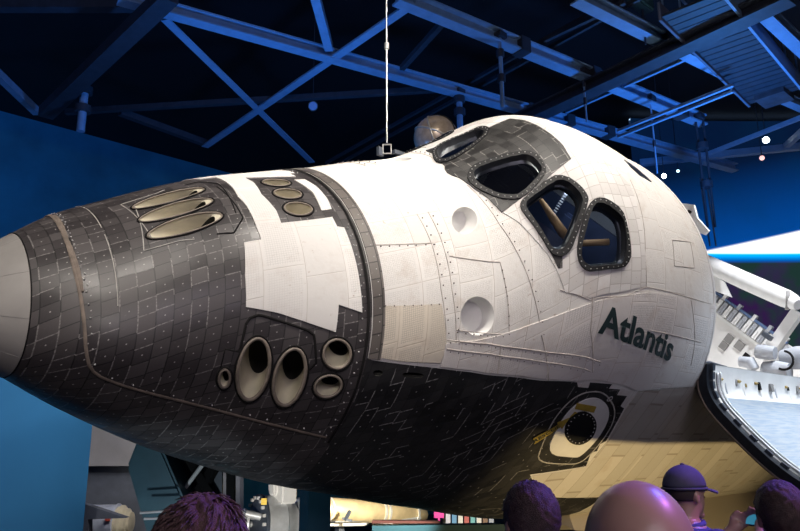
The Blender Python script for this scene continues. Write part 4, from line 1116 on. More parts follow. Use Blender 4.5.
# grey padded rolls and a dark hoop in the bay
bm = bmesh.new()
tube(bm, [(13.0, -1.60, 1.95), (13.0, -1.72, 2.02), (13.0, -1.88, 2.12)], [0.13, 0.14, 0.12], 14)
tube(bm, [(13.1, -1.86, 1.72), (13.1, -2.05, 1.84), (13.1, -2.25, 1.98)], [0.15, 0.20, 0.17], 14)
tube(bm, [(13.3, -1.95, 2.05), (13.3, -2.15, 2.25), (13.5, -2.35, 2.50)], [0.18, 0.22, 0.20], 14)
tube(bm, [(12.9, -1.5, 1.62), (12.9, -1.66, 1.72), (12.9, -1.8, 1.66)], [0.10, 0.12, 0.10], 12)
obj('padded_rolls', bm, M['grey_blanket'], ORB, smooth=True, angle=50)
bm = bmesh.new(); tube(bm, [Vector((12.9, -2.10 + 0.17*math.cos(a), 2.12 + 0.17*math.sin(a))) for a in np.linspace(R(60), R(260), 14)], 0.022, 8)
obj('dark_hoop', bm, M['gasket'], ORB, smooth=True)

# ================================================================== chrome sphere on a mast beyond the craft
sc_ = at(436, 138, 20.0)
SP = empty('metal_sphere', (sc_.x, sc_.y, -3.0), 'silver metal sphere with riveted strap bands rising beyond the nose of the spacecraft', 'sphere')
r_ = 22.3 / FPX * 20.0; cz = sc_.z + 3.0
bm = bmesh.new(); bmesh.ops.create_uvsphere(bm, u_segments=40, v_segments=24, radius=r_, matrix=Matrix.Translation((0, 0, cz)))
obj('shell', bm, plain('bronzed_steel', (0.42, 0.33, 0.25), rough=0.28, metal=0.4, var=0.25, scale=5), SP, smooth=True)
for e in ((R(75), 0, R(30)), (R(80), R(10), R(100)), (R(20), R(15), 0)):
    bm = bmesh.new(); q_ = Matrix.Translation((0, 0, cz)) @ (Matrix.Rotation(e[2], 4, 'Z') @ Matrix.Rotation(e[1], 4, 'Y') @ Matrix.Rotation(e[0], 4, 'X'))
    tube(bm, [q_ @ Vector((math.cos(a)*r_*1.005, math.sin(a)*r_*1.005, 0)) for a in np.linspace(0, 2*np.pi, 49)[:-1]], 0.028, 6, closed=True)
    obj('strap_band', bm, M['gasket'] if e[1] == R(10) else plain('pale_band', (0.55, 0.5, 0.42), rough=0.4, metal=0.6), SP, smooth=True)
bm = bmesh.new(); lathe(bm, [(0, 0), (0.25, 0), (0.25, 0.06), (0.06, 0.1), (0.06, cz - r_*0.98), (0, cz - r_*0.98)], None, 16); obj('mast', bm, M['darksteel'], SP, smooth=True, angle=40)

# ================================================================== hanging wire with its bracket on the crown of the cabin
pb = at(387, 149, 10.75); pt = on_z(385.5, -30, 12.9); pt.x, pt.y = pb.x, pb.y
W = empty('hoist_wire', tuple(pb), 'thin pale hoist wire with a square shackle hanging down behind the white crown', 'wire')
top = pt.z - pb.z + 3.5
bm = bmesh.new(); tube(bm, [(0, 0, 0.10), (0, 0, top)], 0.012, 6); obj('wire', bm, M['steel'], W)
bm = bmesh.new(); L = 0.085
tube(bm, [Vector(c_right)*a + Vector((0, 0, b)) for a, b in ((-.06, -.07), (.06, -.07), (.06, .07), (-.06, .07))], 0.013, 6, closed=True); obj('shackle', bm, M['bolt'], W)
bm = bmesh.new(); box(bm, (-.10*c_right.x, -.10*c_right.y, -0.04), (0.10, 0.05, 0.13)); obj('bracket', bm, M['darksteel'], W)
bm = bmesh.new(); box(bm, (.17*c_right.x, .17*c_right.y, -0.07), (0.2, 0.06, 0.06)); obj('bracket', bm, M['darksteel'], W)
bm = bmesh.new(); tube(bm, [(0, 0, 1.62), (0, 0, 1.72)], 0.035, 8); obj('turnbuckle', bm, M['steel'], W)

# ================================================================== roof steelwork
def beam(name, label, a, b, z, w, h, mat='truss', style='i', cat='beam', group=None, plates=False, za=None, zb=None):
    p = on_z(a[0], a[1], z if za is None else za); q_ = on_z(b[0], b[1], z if zb is None else zb)
    mid = (p + q_) / 2
    bm = bmesh.new()
    if style == 'i': ibeam(bm, p - mid, q_ - mid, w, h)
    elif style == 'box': bar(bm, p - mid, q_ - mid, w, h)
    elif style == 'angle': prism(bm, [(-w/2, -h/2), (w/2, -h/2), (w/2, -h/2 + h*.2), (-w/2 + w*.2, -h/2 + h*.2), (-w/2 + w*.2, h/2), (-w/2, h/2)], p - mid, q_ - mid)
    elif style == 'pipe': tube(bm, [p - mid, q_ - mid], w/2, 10)
    o = obj(name, bm, M[mat]); o.location = mid
    tag(o, label, cat, group)
    if plates:
        for t in plates:
            c = (p - mid).lerp(q_ - mid, t)
            bm = bmesh.new(); Mx, _ = frame_of(c, q_ - mid); box(bm, (0, 0, 0), (w*1.25, h*1.15, 0.35)); bm.transform(Mx)
            obj('splice_plate', bm, M['trussdark'], o)
    return o
ZT = 13.0
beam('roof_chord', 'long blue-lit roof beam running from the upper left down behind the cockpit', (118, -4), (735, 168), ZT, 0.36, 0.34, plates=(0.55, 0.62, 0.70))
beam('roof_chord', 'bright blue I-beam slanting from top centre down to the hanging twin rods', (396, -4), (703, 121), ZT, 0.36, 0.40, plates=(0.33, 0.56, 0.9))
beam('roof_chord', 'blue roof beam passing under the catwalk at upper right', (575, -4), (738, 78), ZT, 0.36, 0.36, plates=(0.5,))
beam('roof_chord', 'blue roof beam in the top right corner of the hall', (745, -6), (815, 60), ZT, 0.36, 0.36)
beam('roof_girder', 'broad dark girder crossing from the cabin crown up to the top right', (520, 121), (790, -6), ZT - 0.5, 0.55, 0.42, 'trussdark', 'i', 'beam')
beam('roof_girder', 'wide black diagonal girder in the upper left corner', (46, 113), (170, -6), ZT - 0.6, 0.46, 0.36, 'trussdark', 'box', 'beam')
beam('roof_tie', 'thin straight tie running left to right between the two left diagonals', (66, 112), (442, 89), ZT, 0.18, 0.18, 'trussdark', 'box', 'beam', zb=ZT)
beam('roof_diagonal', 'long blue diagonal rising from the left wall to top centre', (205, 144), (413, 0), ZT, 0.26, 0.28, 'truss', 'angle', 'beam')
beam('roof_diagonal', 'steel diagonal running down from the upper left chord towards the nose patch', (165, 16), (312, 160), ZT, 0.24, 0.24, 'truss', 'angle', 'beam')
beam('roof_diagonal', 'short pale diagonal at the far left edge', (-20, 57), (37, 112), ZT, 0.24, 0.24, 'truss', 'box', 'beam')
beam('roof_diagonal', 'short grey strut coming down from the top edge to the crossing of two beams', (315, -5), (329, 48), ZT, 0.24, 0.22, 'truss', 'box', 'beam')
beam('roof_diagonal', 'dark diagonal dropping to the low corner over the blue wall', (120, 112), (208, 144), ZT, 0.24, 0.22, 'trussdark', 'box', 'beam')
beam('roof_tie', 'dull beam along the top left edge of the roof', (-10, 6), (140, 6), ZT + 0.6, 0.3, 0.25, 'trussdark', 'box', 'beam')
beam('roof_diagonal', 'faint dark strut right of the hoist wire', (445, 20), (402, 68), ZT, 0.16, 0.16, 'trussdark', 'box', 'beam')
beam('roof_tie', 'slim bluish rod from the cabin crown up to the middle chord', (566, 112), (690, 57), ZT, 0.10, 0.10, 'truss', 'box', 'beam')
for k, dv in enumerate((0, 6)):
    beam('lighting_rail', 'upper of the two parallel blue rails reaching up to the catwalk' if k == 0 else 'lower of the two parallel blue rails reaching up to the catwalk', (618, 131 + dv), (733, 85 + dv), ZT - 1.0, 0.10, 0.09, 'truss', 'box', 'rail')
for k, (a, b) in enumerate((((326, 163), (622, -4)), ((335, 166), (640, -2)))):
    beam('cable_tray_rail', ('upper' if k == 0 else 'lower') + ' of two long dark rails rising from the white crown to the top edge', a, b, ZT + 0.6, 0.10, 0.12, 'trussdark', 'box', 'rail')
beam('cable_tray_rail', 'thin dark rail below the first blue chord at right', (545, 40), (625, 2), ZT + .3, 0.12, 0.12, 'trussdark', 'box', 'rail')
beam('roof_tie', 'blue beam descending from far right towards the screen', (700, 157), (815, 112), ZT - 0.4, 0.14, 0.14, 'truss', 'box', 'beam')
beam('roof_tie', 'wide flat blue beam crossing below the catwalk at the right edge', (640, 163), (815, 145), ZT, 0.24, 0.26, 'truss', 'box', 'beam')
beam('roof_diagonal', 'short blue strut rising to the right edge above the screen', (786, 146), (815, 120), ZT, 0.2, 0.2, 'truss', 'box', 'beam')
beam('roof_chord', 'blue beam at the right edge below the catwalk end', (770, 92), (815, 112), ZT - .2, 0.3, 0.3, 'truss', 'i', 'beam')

# vertical hangers
def hanger(label, u, v0, v1, z, r, mat='truss', u2=None, twin=0.0, name='hanger_rod'):
    p = on_z(u, v0, z); d = (p - CAM).dot(c_fwd)
    q_ = at(u if u2 is None else u2, v1, d)
    q_ = Vector((p.x, p.y, q_.z))
    O = empty(name, tuple(q_), label, 'rod')
    L = p.z - q_.z
    for s in ((-1, 1) if twin else (0,)):
        bm = bmesh.new(); o_ = Vector(c_right)*s*twin; tube(bm, [o_, o_ + Vector((0, 0, L))], r, 8); obj('rod', bm, M[mat], O, smooth=True, angle=50)
    bm = bmesh.new(); box(bm, (0, 0, L), (0.3, 0.3, 0.16)); obj('clamp', bm, M['trussdark'], O)
    for t in (0.35, 0.7):
        bm = bmesh.new(); tube(bm, [(0, 0, L*t), (0, 0, L*t + 0.22)], r*1.9 + twin, 8); obj('sleeve', bm, M['trussdark'], O, smooth=True, angle=50)
    return O
hanger('pair of dark hanging rods at the end of the bright middle beam', 699, 117, 235, ZT, 0.045, 'trussdark', twin=0.13)
hanger('blue hanging rod with clamps in front of the middle beam', 499.5, 36, 116, ZT, 0.06)
hanger('short stub post dropping below the left roof beams', 86, 78, 137, ZT, 0.13, 'truss')
hanger('thin hanging rod between the cabin crown and the rails', 583, 72, 128, ZT, 0.03)
hanger('thin hanging rod above the overhead window', 650, 99, 180, ZT, 0.03)
hanger('post dropping from the blue chord just right of the sphere', 459, 92, 132, ZT, 0.10)

# catwalk at upper right: slatted walkway with side plates and rails
CW = empty('catwalk', tuple(on_z(735, 50, ZT - 0.4)), 'dark slatted maintenance catwalk with blue side plates in the upper right', 'catwalk')
A_ = on_z(690, 4, ZT - 0.4) - CW.location; B_ = on_z(775, 96, ZT - 0.4) - CW.location
dv_ = (B_ - A_).normalized(); sd = dv_.cross(Vector((0, 0, 1))).normalized(); Lc = (B_ - A_).length
bm = bmesh.new()
ns = 22
for k in range(ns):
    c = A_ + dv_ * (Lc*(k + .5)/ns); bar(bm, c - sd*0.75, c + sd*0.75, 0.28, 0.07)
tag(obj('slats', bm, M['trussdark'], CW), kind='stuff')
for s in (-1, 1):
    bm = bmesh.new(); bar(bm, A_ + sd*0.8*s + Vector((0, 0, .15)), B_ + sd*0.8*s + Vector((0, 0, .15)), 0.07, 0.55); obj('side_plate', bm, M['slate'] if s < 0 else M['truss'], CW)
    bm = bmesh.new(); tube(bm, [A_ + sd*0.8*s + Vector((0, 0, 1.35)), B_ + sd*0.8*s + Vector((0, 0, 1.35))], 0.035, 8); obj('handrail', bm, M['truss'], CW)
    for t in np.linspace(0.04, 0.96, 6):
        bm = bmesh.new(); c = A_.lerp(B_, t) + sd*0.8*s; tube(bm, [c + Vector((0, 0, .4)), c + Vector((0, 0, 1.36))], 0.03, 8); obj('rail_post', bm, M['truss'], CW)
bm = bmesh.new(); c = A_.lerp(B_, 0.98); box(bm, c + Vector((0, 0, .05)), (0.9, 0.9, 0.5)); obj('end_box', bm, M['darksteel'], CW)
# stage lights on the right
def fixture(label, u, v, d, col, e, r=0.07, name='spot_lamp', up=0.5):
    p = at(u, v, d)
    O = empty(name, tuple(p), label, 'lamp')
    q_ = (CAM - p).to_track_quat('-Z', 'Y').to_matrix().to_4x4()
    q_.translation = (0, 0, 0)
    bm = bmesh.new(); lathe(bm, [(0, 0.30), (r*.8, 0.28), (r*1.1, 0.0), (r*1.25, 0.0), (r*1.25, 0.02), (r*1.3, 0.30), (r*.8, 0.34), (0, 0.34)], q_, 18); obj('lamp_housing', bm, M['darksteel'], O, smooth=True, angle=40)
    bm = bmesh.new(); lathe(bm, [(0, 0.01), (r*1.05, 0.012), (r*1.05, 0.03), (0, 0.03)], q_, 16)
    obj('lamp_lens', bm, plain('lens_' + '%d' % u, col, rough=0.3, emit=col, estr=e), O)
    bm = bmesh.new(); tube(bm, [(0, 0, 0.05), (0, 0, 18 - p.z)], 0.015, 8); obj('yoke', bm, M['trussdark'], O)
    return O
fixture('white glowing lamp on the beam at the right edge', 766, 140, 29, (0.9, 0.97, 1.0), 14, 0.12)
fixture('small white glowing lamp left of the twin rods', 664, 176, 29, (0.9, 1.0, 1.0), 10, 0.09)
fixture('faint bluish lamp just right of the small white lamp', 678, 171, 30, (0.5, 0.8, 1.0), 3, 0.06)
fixture('dim reddish lamp under the right beam', 762, 158, 29, (0.9, 0.5, 0.45), 1.6, 0.09)
fixture('blue hanging flood lamp under the left roof beams', 313, 106, 26, (0.06, 0.16, 0.45), 0.3, 0.14, 'flood_lamp', 1.2)

# cluster of rigging hardware at top right
O = empty('rigging_motor', tuple(on_z(640, 2, ZT + 0.9)), 'teal chain motor hanging from the steelwork at the top edge right of centre', 'motor')
bm = bmesh.new(); box(bm, (0, 0, 0), (0.9, 0.4, 0.4)); box(bm, (0.3, 0, 0.3), (0.3, 0.5, 0.3)); bmesh.ops.bevel(bm, geom=bm.edges[:], offset=0.05, segments=2, affect='EDGES'); obj('motor_body', bm, M['teal'], O)
bm = bmesh.new(); tube(bm, [(0.1, 0, 0), (0.1, 0, -1.3)], 0.025, 8); obj('chain', bm, M['darksteel'], O)
bm = bmesh.new(); tube(bm, [(0, 0, 0.2), (0, 0, 18 - ZT - 0.9)], 0.03, 8); obj('hook', bm, M['steel'], O)

# twin cables falling in front of the far screen
for k, (u0, u1, lb) in enumerate(((700, 710, 'left'), (706, 716, 'right'))):
    p = at(u0, 178, 33); q_ = at(u1, 246, 33)
    bm = bmesh.new(); tube(bm, [p, p.lerp(q_, .5), q_], 0.035, 6); o = recentre(obj('hanging_cable', bm, M['truss'], None)); tag(o, lb + ' of two thin cables falling beside the white cabin edge', 'cable')

# ================================================================== far picture screen with the limb of a planet
def screen_mat():
    mt, nt, b = newmat('planet_limb_picture'); q = NT(nt)
    tc = q.n('ShaderNodeTexCoord').outputs['UV']
    sp = q.n('ShaderNodeSeparateXYZ'); nt.links.new(tc, sp.inputs[0])
    U, V = sp.outputs[0], sp.outputs[1]     # picture in metres: U along, V up from the limb's lower edge
    topl = q.m('MULTIPLY', q.m('ADD', U, 0.1), 0.215)          # the bright wedge opens to the right
    d = q.m('SUBTRACT', V, topl)                                   # >0 above the wedge
    sky = q.mix(q.ramp(d, 0.0, 4.2), (0.000, 0.065, 0.32), (0.001, 0.008, 0.035))
    sky = q.mix(q.ramp(q.noise(tc, 0.35, 3), 0.45, 0.75, 0, 0.25), sky, (0.0, 0.03, 0.08))
    land = q.mix(q.ramp(V, -2.2, -0.2), (0.030, 0.008, 0.060), (0.022, 0.030, 0.055))
    land = q.mix(q.ramp(q.noise(tc, 0.6, 3), 0.42, 0.62), land, (0.012, 0.035, 0.030))
    wedge = q.mix(q.ramp(V, -0.38, -0.05), (0.0, 0.10, 0.48), (0.0, 0.42, 1.0))
    a = q.mix(q.ramp(V, -0.50, -0.36), land, wedge)
    a = q.mix(q.ramp(V, -0.05, 0.06), a, (1, 1, 1))
    a = q.mix(q.ramp(d, -0.03, 0.10), a, sky)
    em = q.ramp(q.m('MINIMUM', q.m('SUBTRACT', 0.2, d), q.m('ADD', V, 0.3)), 0, 0.3, 1.0, 1.6)
    nt.links.new(a, b.inputs['Emission Color']); nt.links.new(em, b.inputs['Emission Strength'])
    b.inputs['Base Color'].default_value = (0.01, 0.01, 0.015, 1); b.inputs['Roughness'].default_value = 0.7
    return mt
p0 = at(700, 254, 36); right = Vector((c_right.x, c_right.y, 0)).normalized()
bm = bmesh.new(); ul = bm.loops.layers.uv.new('UVMap')
XS = np.linspace(-3, 16, 20); rows_ = []
fw = Vector((c_fwd.x, c_fwd.y, 0)).normalized()
def sp_(u, v): return p0 + right*u + Vector((0, 0, v)) - fw*(0.010*(u - 4)**2)
for zb_ in (0, 0.25):
    rows_.append([[bm.verts.new(sp_(u, v) + fw*zb_) for v in (-6.5, -3, -1, 0, 1, 3, 7)] for u in XS])
VV = (-6.5, -3, -1, 0, 1, 3, 7)
for zi in (0, 1):
    for i in range(19):
        for j in range(6):
            f = bm.faces.new((rows_[zi][i][j], rows_[zi][i+1][j], rows_[zi][i+1][j+1], rows_[zi][i][j+1]))
            for lp, (ii, jj) in zip(f.loops, ((i, j), (i+1, j), (i+1, j+1), (i, j+1))): lp[ul].uv = (XS[ii], VV[jj] - 0.0)
for i in range(19):
    for j in (0, 6): bm.faces.new((rows_[0][i][j], rows_[0][i+1][j], rows_[1][i+1][j], rows_[1][i][j]))
o = recentre(obj('picture_screen', bm, screen_mat(), None))
tag(o, 'large curved screen glowing with a white and blue planet limb behind the open bay', 'screen')

# ================================================================== left: tall blue panel, concrete beam, stand
zt_ = 3.80
a_ = at(-150, 300, 11.3); b_ = at(91, 424, 12.8); a_.z = b_.z = 0
bm = bmesh.new(); bar(bm, Vector((a_.x, a_.y, (zt_ - 3)/2)), Vector((b_.x, b_.y, (zt_ - 3)/2)), 0.25, zt_ + 3)
o = recentre(obj('blue_panel', bm, plain('blue_scenery_panel', (0.015, 0.15, 0.36), rough=0.8, var=0.10, scale=0.5), None))
tag(o, 'tall smooth blue scenery panel standing behind the nose at the left edge', 'panel')
def slab(name, pts, d, back, mat, label=None, cat=None, parent=None):
    """a solid with a traced outline facing the visitors, 'back' metres deep"""
    bm = bmesh.new(); P = [at(u, v, d) for u, v in pts]
    f0 = [bm.verts.new(p) for p in P]; f1 = [bm.verts.new(p + fw*back) for p in P]
    n = len(P); bm.faces.new(f0); bm.faces.new(f1[::-1])
    for i in range(n): bm.faces.new((f0[i], f1[i], f1[(i+1) % n], f0[(i+1) % n]))
    o = obj(name, bm, mat, None)
    if parent is None: recentre(o)
    else: o.parent = parent; o.matrix_parent_inverse = Matrix.Translation(-Vector(parent.location))
    if label: tag(o, label, cat)
    return o
slab('concrete_beam', [(60, 405), (230, 405), (230, 466), (60, 466)], 17, 1.2, M['concrete'], 'pale grey cast concrete beam under the nose', 'beam')
slab('slate_partition', [(60, 466.3), (240, 466.3), (240, 640), (60, 640)], 17.2, 0.4, M['slate'], 'slate grey partition below the concrete beam', 'partition')

ST = empty('support_stand', tuple(at(175, 600, 9.2)), 'teal steel support stand with slanted column and bolted black plate under the nose', 'stand')
bm = bmesh.new()
prof_ = [at(137, 440, 9.0), at(161, 447, 9.0), at(184, 500, 9.0), at(206, 600, 9.0), at(166, 600, 9.0), at(126.5, 466, 9.0)]
f0 = [bm.verts.new(p - ST.location) for p in prof_]; f1 = [bm.verts.new(p - ST.location + fw*0.7) for p in prof_]
bm.faces.new(f0); bm.faces.new(f1[::-1])
for i in range(6): bm.faces.new((f0[i], f1[i], f1[(i+1) % 6], f0[(i+1) % 6]))
bmesh.ops.bevel(bm, geom=bm.edges[:], offset=0.03, segments=2, affect='EDGES')
obj('slanted_column', bm, M['teal'], ST)
gp = slab('gusset_plate', [(158, 440), (222, 452), (222, 540), (186, 540), (182, 498)], 9.55, 0.06, M['darksteel'], parent=ST)
for u, v in ((172.3, 461), (174.6, 466), (178.2, 472), (204, 466), (207.5, 471.5), (211, 477)):
    c = at(u, v, 9.52) - ST.location
    bm = bmesh.new(); Mx = fw.to_track_quat('Z', 'Y').to_matrix().to_4x4(); Mx.translation = c
    lathe(bm, [(0, -0.035), (0.018, -0.03), (0.022, 0), (0.022, 0.04)], Mx, 8); o = obj('plate_bolt', bm, M['gasket'], gp); o.matrix_parent_inverse = (Matrix.Translation(Vector(ST.location)))
bm = bmesh.new(); tube(bm, [at(176, 500, 9.3) - ST.location, at(206, 460, 9.3) - ST.location], 0.028, 10); obj('white_rod', bm, M['white'], ST, smooth=True, angle=50)
bm = bmesh.new(); bar(bm, at(186, 455, 9.42) - ST.location, at(236, 540, 9.42) - ST.location, 0.10, 0.10); bar(bm, at(222, 455, 9.45) - ST.location, at(176, 530, 9.45) - ST.location, 0.10, 0.12); obj('cross_brace', bm, M['gasket'], ST)
bm = bmesh.new(); bar(bm, at(231, 455, 9.4) - ST.location, at(231, 600, 9.4) - ST.location, 0.10, 0.12); obj('black_post', bm, M['gasket'], ST)
for k in range(2):
    bm = bmesh.new(); tube(bm, [at(140 + 4*k, 513 + 6*k, 8.6) - ST.location, at(170, 511 + 7*k, 8.6) - ST.location], 0.014, 8); obj('steel_rod', bm, M['steel'], ST)

# ---- left cylinder exhibit
def axis_M(p, d):
    Mx = Vector(d).to_track_quat('Z', 'Y').to_matrix().to_4x4(); Mx.translation = p
    return Mx
e0 = at(101, 523, 14.2); ax = Vector((c_right.x, c_right.y, 0)).normalized()
CY = empty('white_cylinder', (e0.x, e0.y, -3), 'white-blue cylinder with cream end ring and red spot beside the blue panel', 'cylinder')
Mx = axis_M(e0 - CY.location, ax)
bm = bmesh.new(); lathe(bm, [(0, -0.5), (0.34, -0.5), (0.34, 0.30), (0.36, 0.30), (0.36, 0.32), (0, 0.32)], Mx, 32); obj('drum', bm, plain('pale_blue_white', (0.60, 0.66, 0.85), rough=0.4), CY, smooth=True, angle=40)
bm = bmesh.new(); lathe(bm, [(0, 0.32), (0.30, 0.32), (0.30, 0.36), (0.33, 0.38), (0.33, 0.42), (0.27, 0.46), (0.27, 0.52), (0.20, 0.55), (0.20, 0.59), (0.10, 0.61), (0, 0.61)], Mx, 32); obj('end_ring', bm, plain('cream_ring', (0.70, 0.64, 0.50), rough=0.45), CY, smooth=True, angle=30)
bm = bmesh.new()
c = at(108, 519, 13.86) - CY.location; lathe(bm, [(0, -0.03), (0.045, -0.03), (0.045, 0.06)], axis_M(c, fw), 14); obj('red_spot', bm, plain('red_mark', (0.55, 0.08, 0.06)), CY)
bm = bmesh.new(); lathe(bm, [(0.0, -.5), (0.06, -.5), (0.06, 0.02), (0.0, 0.02)], Matrix.Translation((0, 0, 0.5)), 10); box(bm, (0, 0, (e0.z + 3 - .36)/2), (0.14, 0.14, e0.z + 3 - .36)); obj('pedestal', bm, M['darksteel'], CY)
slab('dark_wedge', [(78, 502), (126, 518), (88, 519.5), (86, 718), (78, 718)], 13.05, 0.2, M['slate'], 'dark triangular plate jutting out beside the blue panel', 'plate')

# ---- silver module exhibit
e0 = at(262, 522, 12.0); ax = Vector((c_right.x, c_right.y, 0)).normalized()
ax = (ax*.86 + fw*.5).normalized()
MO = empty('silver_module', (e0.x, e0.y, -3), 'silver drum shaped space module with bolted ring and gold tag below the tiled belly', 'module')
Mx = axis_M(e0 - MO.location, ax)
k_ = 12.0 / FPX
bm = bmesh.new(); lathe(bm, [(0, -0.02), (0.40, -0.02), (0.42, 0.0), (0.42, 0.30), (0.40, 0.32), (0.39, 0.34), (0, 0.34)], Mx, 36); obj('drum', bm, M['steel'], MO, smooth=True, angle=35)
bm = bmesh.new(); lathe(bm, [(0.0, -0.10), (0.34, -0.10), (0.44, -0.07), (0.44, -0.02), (0.0, -0.02)], Mx, 36); obj('docking_ring', bm, M['darksteel'], MO, smooth=True, angle=35)
for k in range(18):
    a = 2*math.pi*k/18
    bm = bmesh.new(); box(bm, (0.385*math.cos(a), 0.385*math.sin(a), -0.10), (0.05, 0.05, 0.06)); bm.transform(Mx); obj('ring_latch', bm, M['bolt'], MO)
bm = bmesh.new(); lathe(bm, [(0, 0.34), (0.39, 0.34), (0.34, 0.48), (0.22, 0.58), (0.34, 0.60), (0.36, 0.64), (0.34, 0.68), (0, 0.68)], Mx, 36); obj('bell', bm, M['steel'], MO, smooth=True, angle=35)
bm = bmesh.new(); tube(bm, [Mx @ Vector((0.05, 0.1, -0.1)), Mx @ Vector((0.1, 0.12, -0.25)), Mx @ Vector((0.0, 0.1, -0.4))], 0.07, 10); tube(bm, [Mx @ Vector((0.22, -0.05, -0.1)), Mx @ Vector((0.2, 0.0, -0.3))], 0.05, 10); tube(bm, [Mx @ Vector((-0.2, 0.1, -0.1)), Mx @ Vector((-0.15, 0.16, -0.34))], 0.06, 10); tube(bm, [Mx @ Vector((0.2*math.cos(a), 0.2*math.sin(a), -0.3)) for a in np.linspace(0, 6.28, 17)[:-1]], 0.03, 8, closed=True)
obj('probe_frame', bm, M['steel'], MO, smooth=True, angle=50)
c = at(264, 501.5, 11.62) - MO.location
bm = bmesh.new(); box(bm, c, (0.09, 0.02, 0.10), Matrix.Rotation(math.atan2(right.y, right.x), 4, 'Z')); obj('gold_tag', bm, plain('gold_tag', (0.75, 0.50, 0.03)), MO)
bm = bmesh.new(); box(bm, at(285, 492, 12.1) - MO.location, (0.30, 0.30, 0.36)); box(bm, at(276, 489, 12.1) - MO.location, (0.2, 0.2, 0.2)); bmesh.ops.bevel(bm, geom=bm.edges[:], offset=0.03, segments=2, affect='EDGES'); obj('top_unit', bm, M['white'], MO)
hb = e0.z + 3 - 0.44
bm = bmesh.new(); box(bm, tuple(ax*0.16 + Vector((0, 0, hb/2))), (0.3, 0.3, hb)); obj('plinth', bm, M['slate'], MO)

# ---- teal post, golden tank, pipes, low wall, far displays
p = at(314.5, 531, 10.2)
bm = bmesh.new(); box(bm, (0, 0, 0), (0.34, 0.30, 4.35), Matrix.Rotation(R(-12), 4, 'Z')); 
PO = obj('teal_post', bm, plain('teal_post_paint', (0.012, 0.065, 0.105), rough=0.6, var=0.05), None); PO.location = (p.x, p.y, -0.825); tag(PO, 'square teal post in front of the silver module and the gold tank', 'post')
e0 = at(322, 509, 13.2); e1 = at(428, 515, 15.0)
TK = empty('gold_tank', (e0.x, e0.y, -3), 'long brightly lit gold and cream tank lying under the belly right of the teal post', 'tank')
Mx = axis_M(e0 - TK.location, e1 - e0); LT = (e1 - e0).length
bm = bmesh.new(); lathe(bm, [(0, 0), (0.17, 0.02), (0.21, 0.08), (0.21, LT*.5), (0.20, LT*.8), (0.13, LT*.95), (0, LT)], Mx, 28); obj('tank_shell', bm, plain('gold_cream_shell', (0.62, 0.50, 0.30), rough=0.35, metal=0.4, var=0.2), TK, smooth=True, angle=40)
for t in (0.03, .5, .54, .82):
    bm = bmesh.new(); lathe(bm, [(0.205, LT*t), (0.225, LT*t), (0.225, LT*t + .05), (0.205, LT*t + .05)], Mx, 28); obj('tank_band', bm, M['steel'], TK, smooth=True, angle=40)
bm = bmesh.new(); tube(bm, [at(322, 521, 13.1) - TK.location, at(420, 518, 14.6) - TK.location], 0.035, 10); tube(bm, [at(322, 525, 13.0) - TK.location, at(392, 524, 13.6) - TK.location], 0.03, 10); obj('steel_pipe', bm, M['steel'], TK, smooth=True, angle=50)
bm = bmesh.new(); bar(bm, at(345, 520, 12.9) - TK.location, at(350, 511, 12.9) - TK.location, 0.06, 0.05); bar(bm, at(342, 518, 12.9) - TK.location, at(352, 521, 12.9) - TK.location, 0.04, 0.04); obj('dark_bracket', bm, M['darksteel'], TK)
bm = bmesh.new()
for t in (0.15, 0.75): 
    c = (e0 - TK.location).lerp(e1 - TK.location, t); bar(bm, Vector((c.x, c.y, 0)), Vector((c.x, c.y, c.z - .19)), 0.12, 0.12)
obj('tank_leg', bm, M['darksteel'], TK)
slab('low_teal_wall', [(372, 526), (530, 524), (530, 719), (372, 719)], 13.0, 0.3, plain('low_wall_teal', (0.010, 0.055, 0.085), rough=0.6), 'low teal wall at the bottom edge below the belly', 'wall')
slab('dark_red_rail', [(372, 520.5), (440, 521.5), (440, 523.4), (372, 523.4)], 13.0, 0.2, plain('dark_red_rail', (0.05, 0.015, 0.015)), 'dark red rail running on top of the low teal wall', 'rail')
slab('pink_sign', [(434, 512), (444, 513), (444, 518), (440, 518), (440, 668), (438, 668), (438, 518), (434, 518)], 16.0, 0.05, plain('pink_sign', (0.85, 0.10, 0.38), emit=(0.85, 0.08, 0.4), estr=0.5), 'small bright pink lit sign below the belly', 'sign')
cols = [(0.75, 0.78, 0.85), (0.15, 0.35, 0.6), (0.7, 0.72, 0.7), (0.5, 0.15, 0.15), (0.2, 0.5, 0.55), (0.8, 0.8, 0.78), (0.3, 0.2, 0.15), (0.55, 0.62, 0.75)]
names_ = ['pale grey', 'blue', 'white', 'dark red', 'turquoise', 'cream white', 'brown', 'pale blue']
for k in range(8):
    u = 446 + k*6.2
    slab('display_panel', [(u, 513.5 + k*.5), (u + 4.4, 513.7 + k*.5), (u + 4.4, 524), (u, 524)], 16.2, 0.12, plain('display_%s' % names_[k].replace(' ', '_'), cols[k], rough=0.5, emit=cols[k], estr=0.25), '%s upright display panel in the row right of the pink sign' % names_[k], 'display')
    COL.objects[-1]['group'] = 'display panels under the belly'

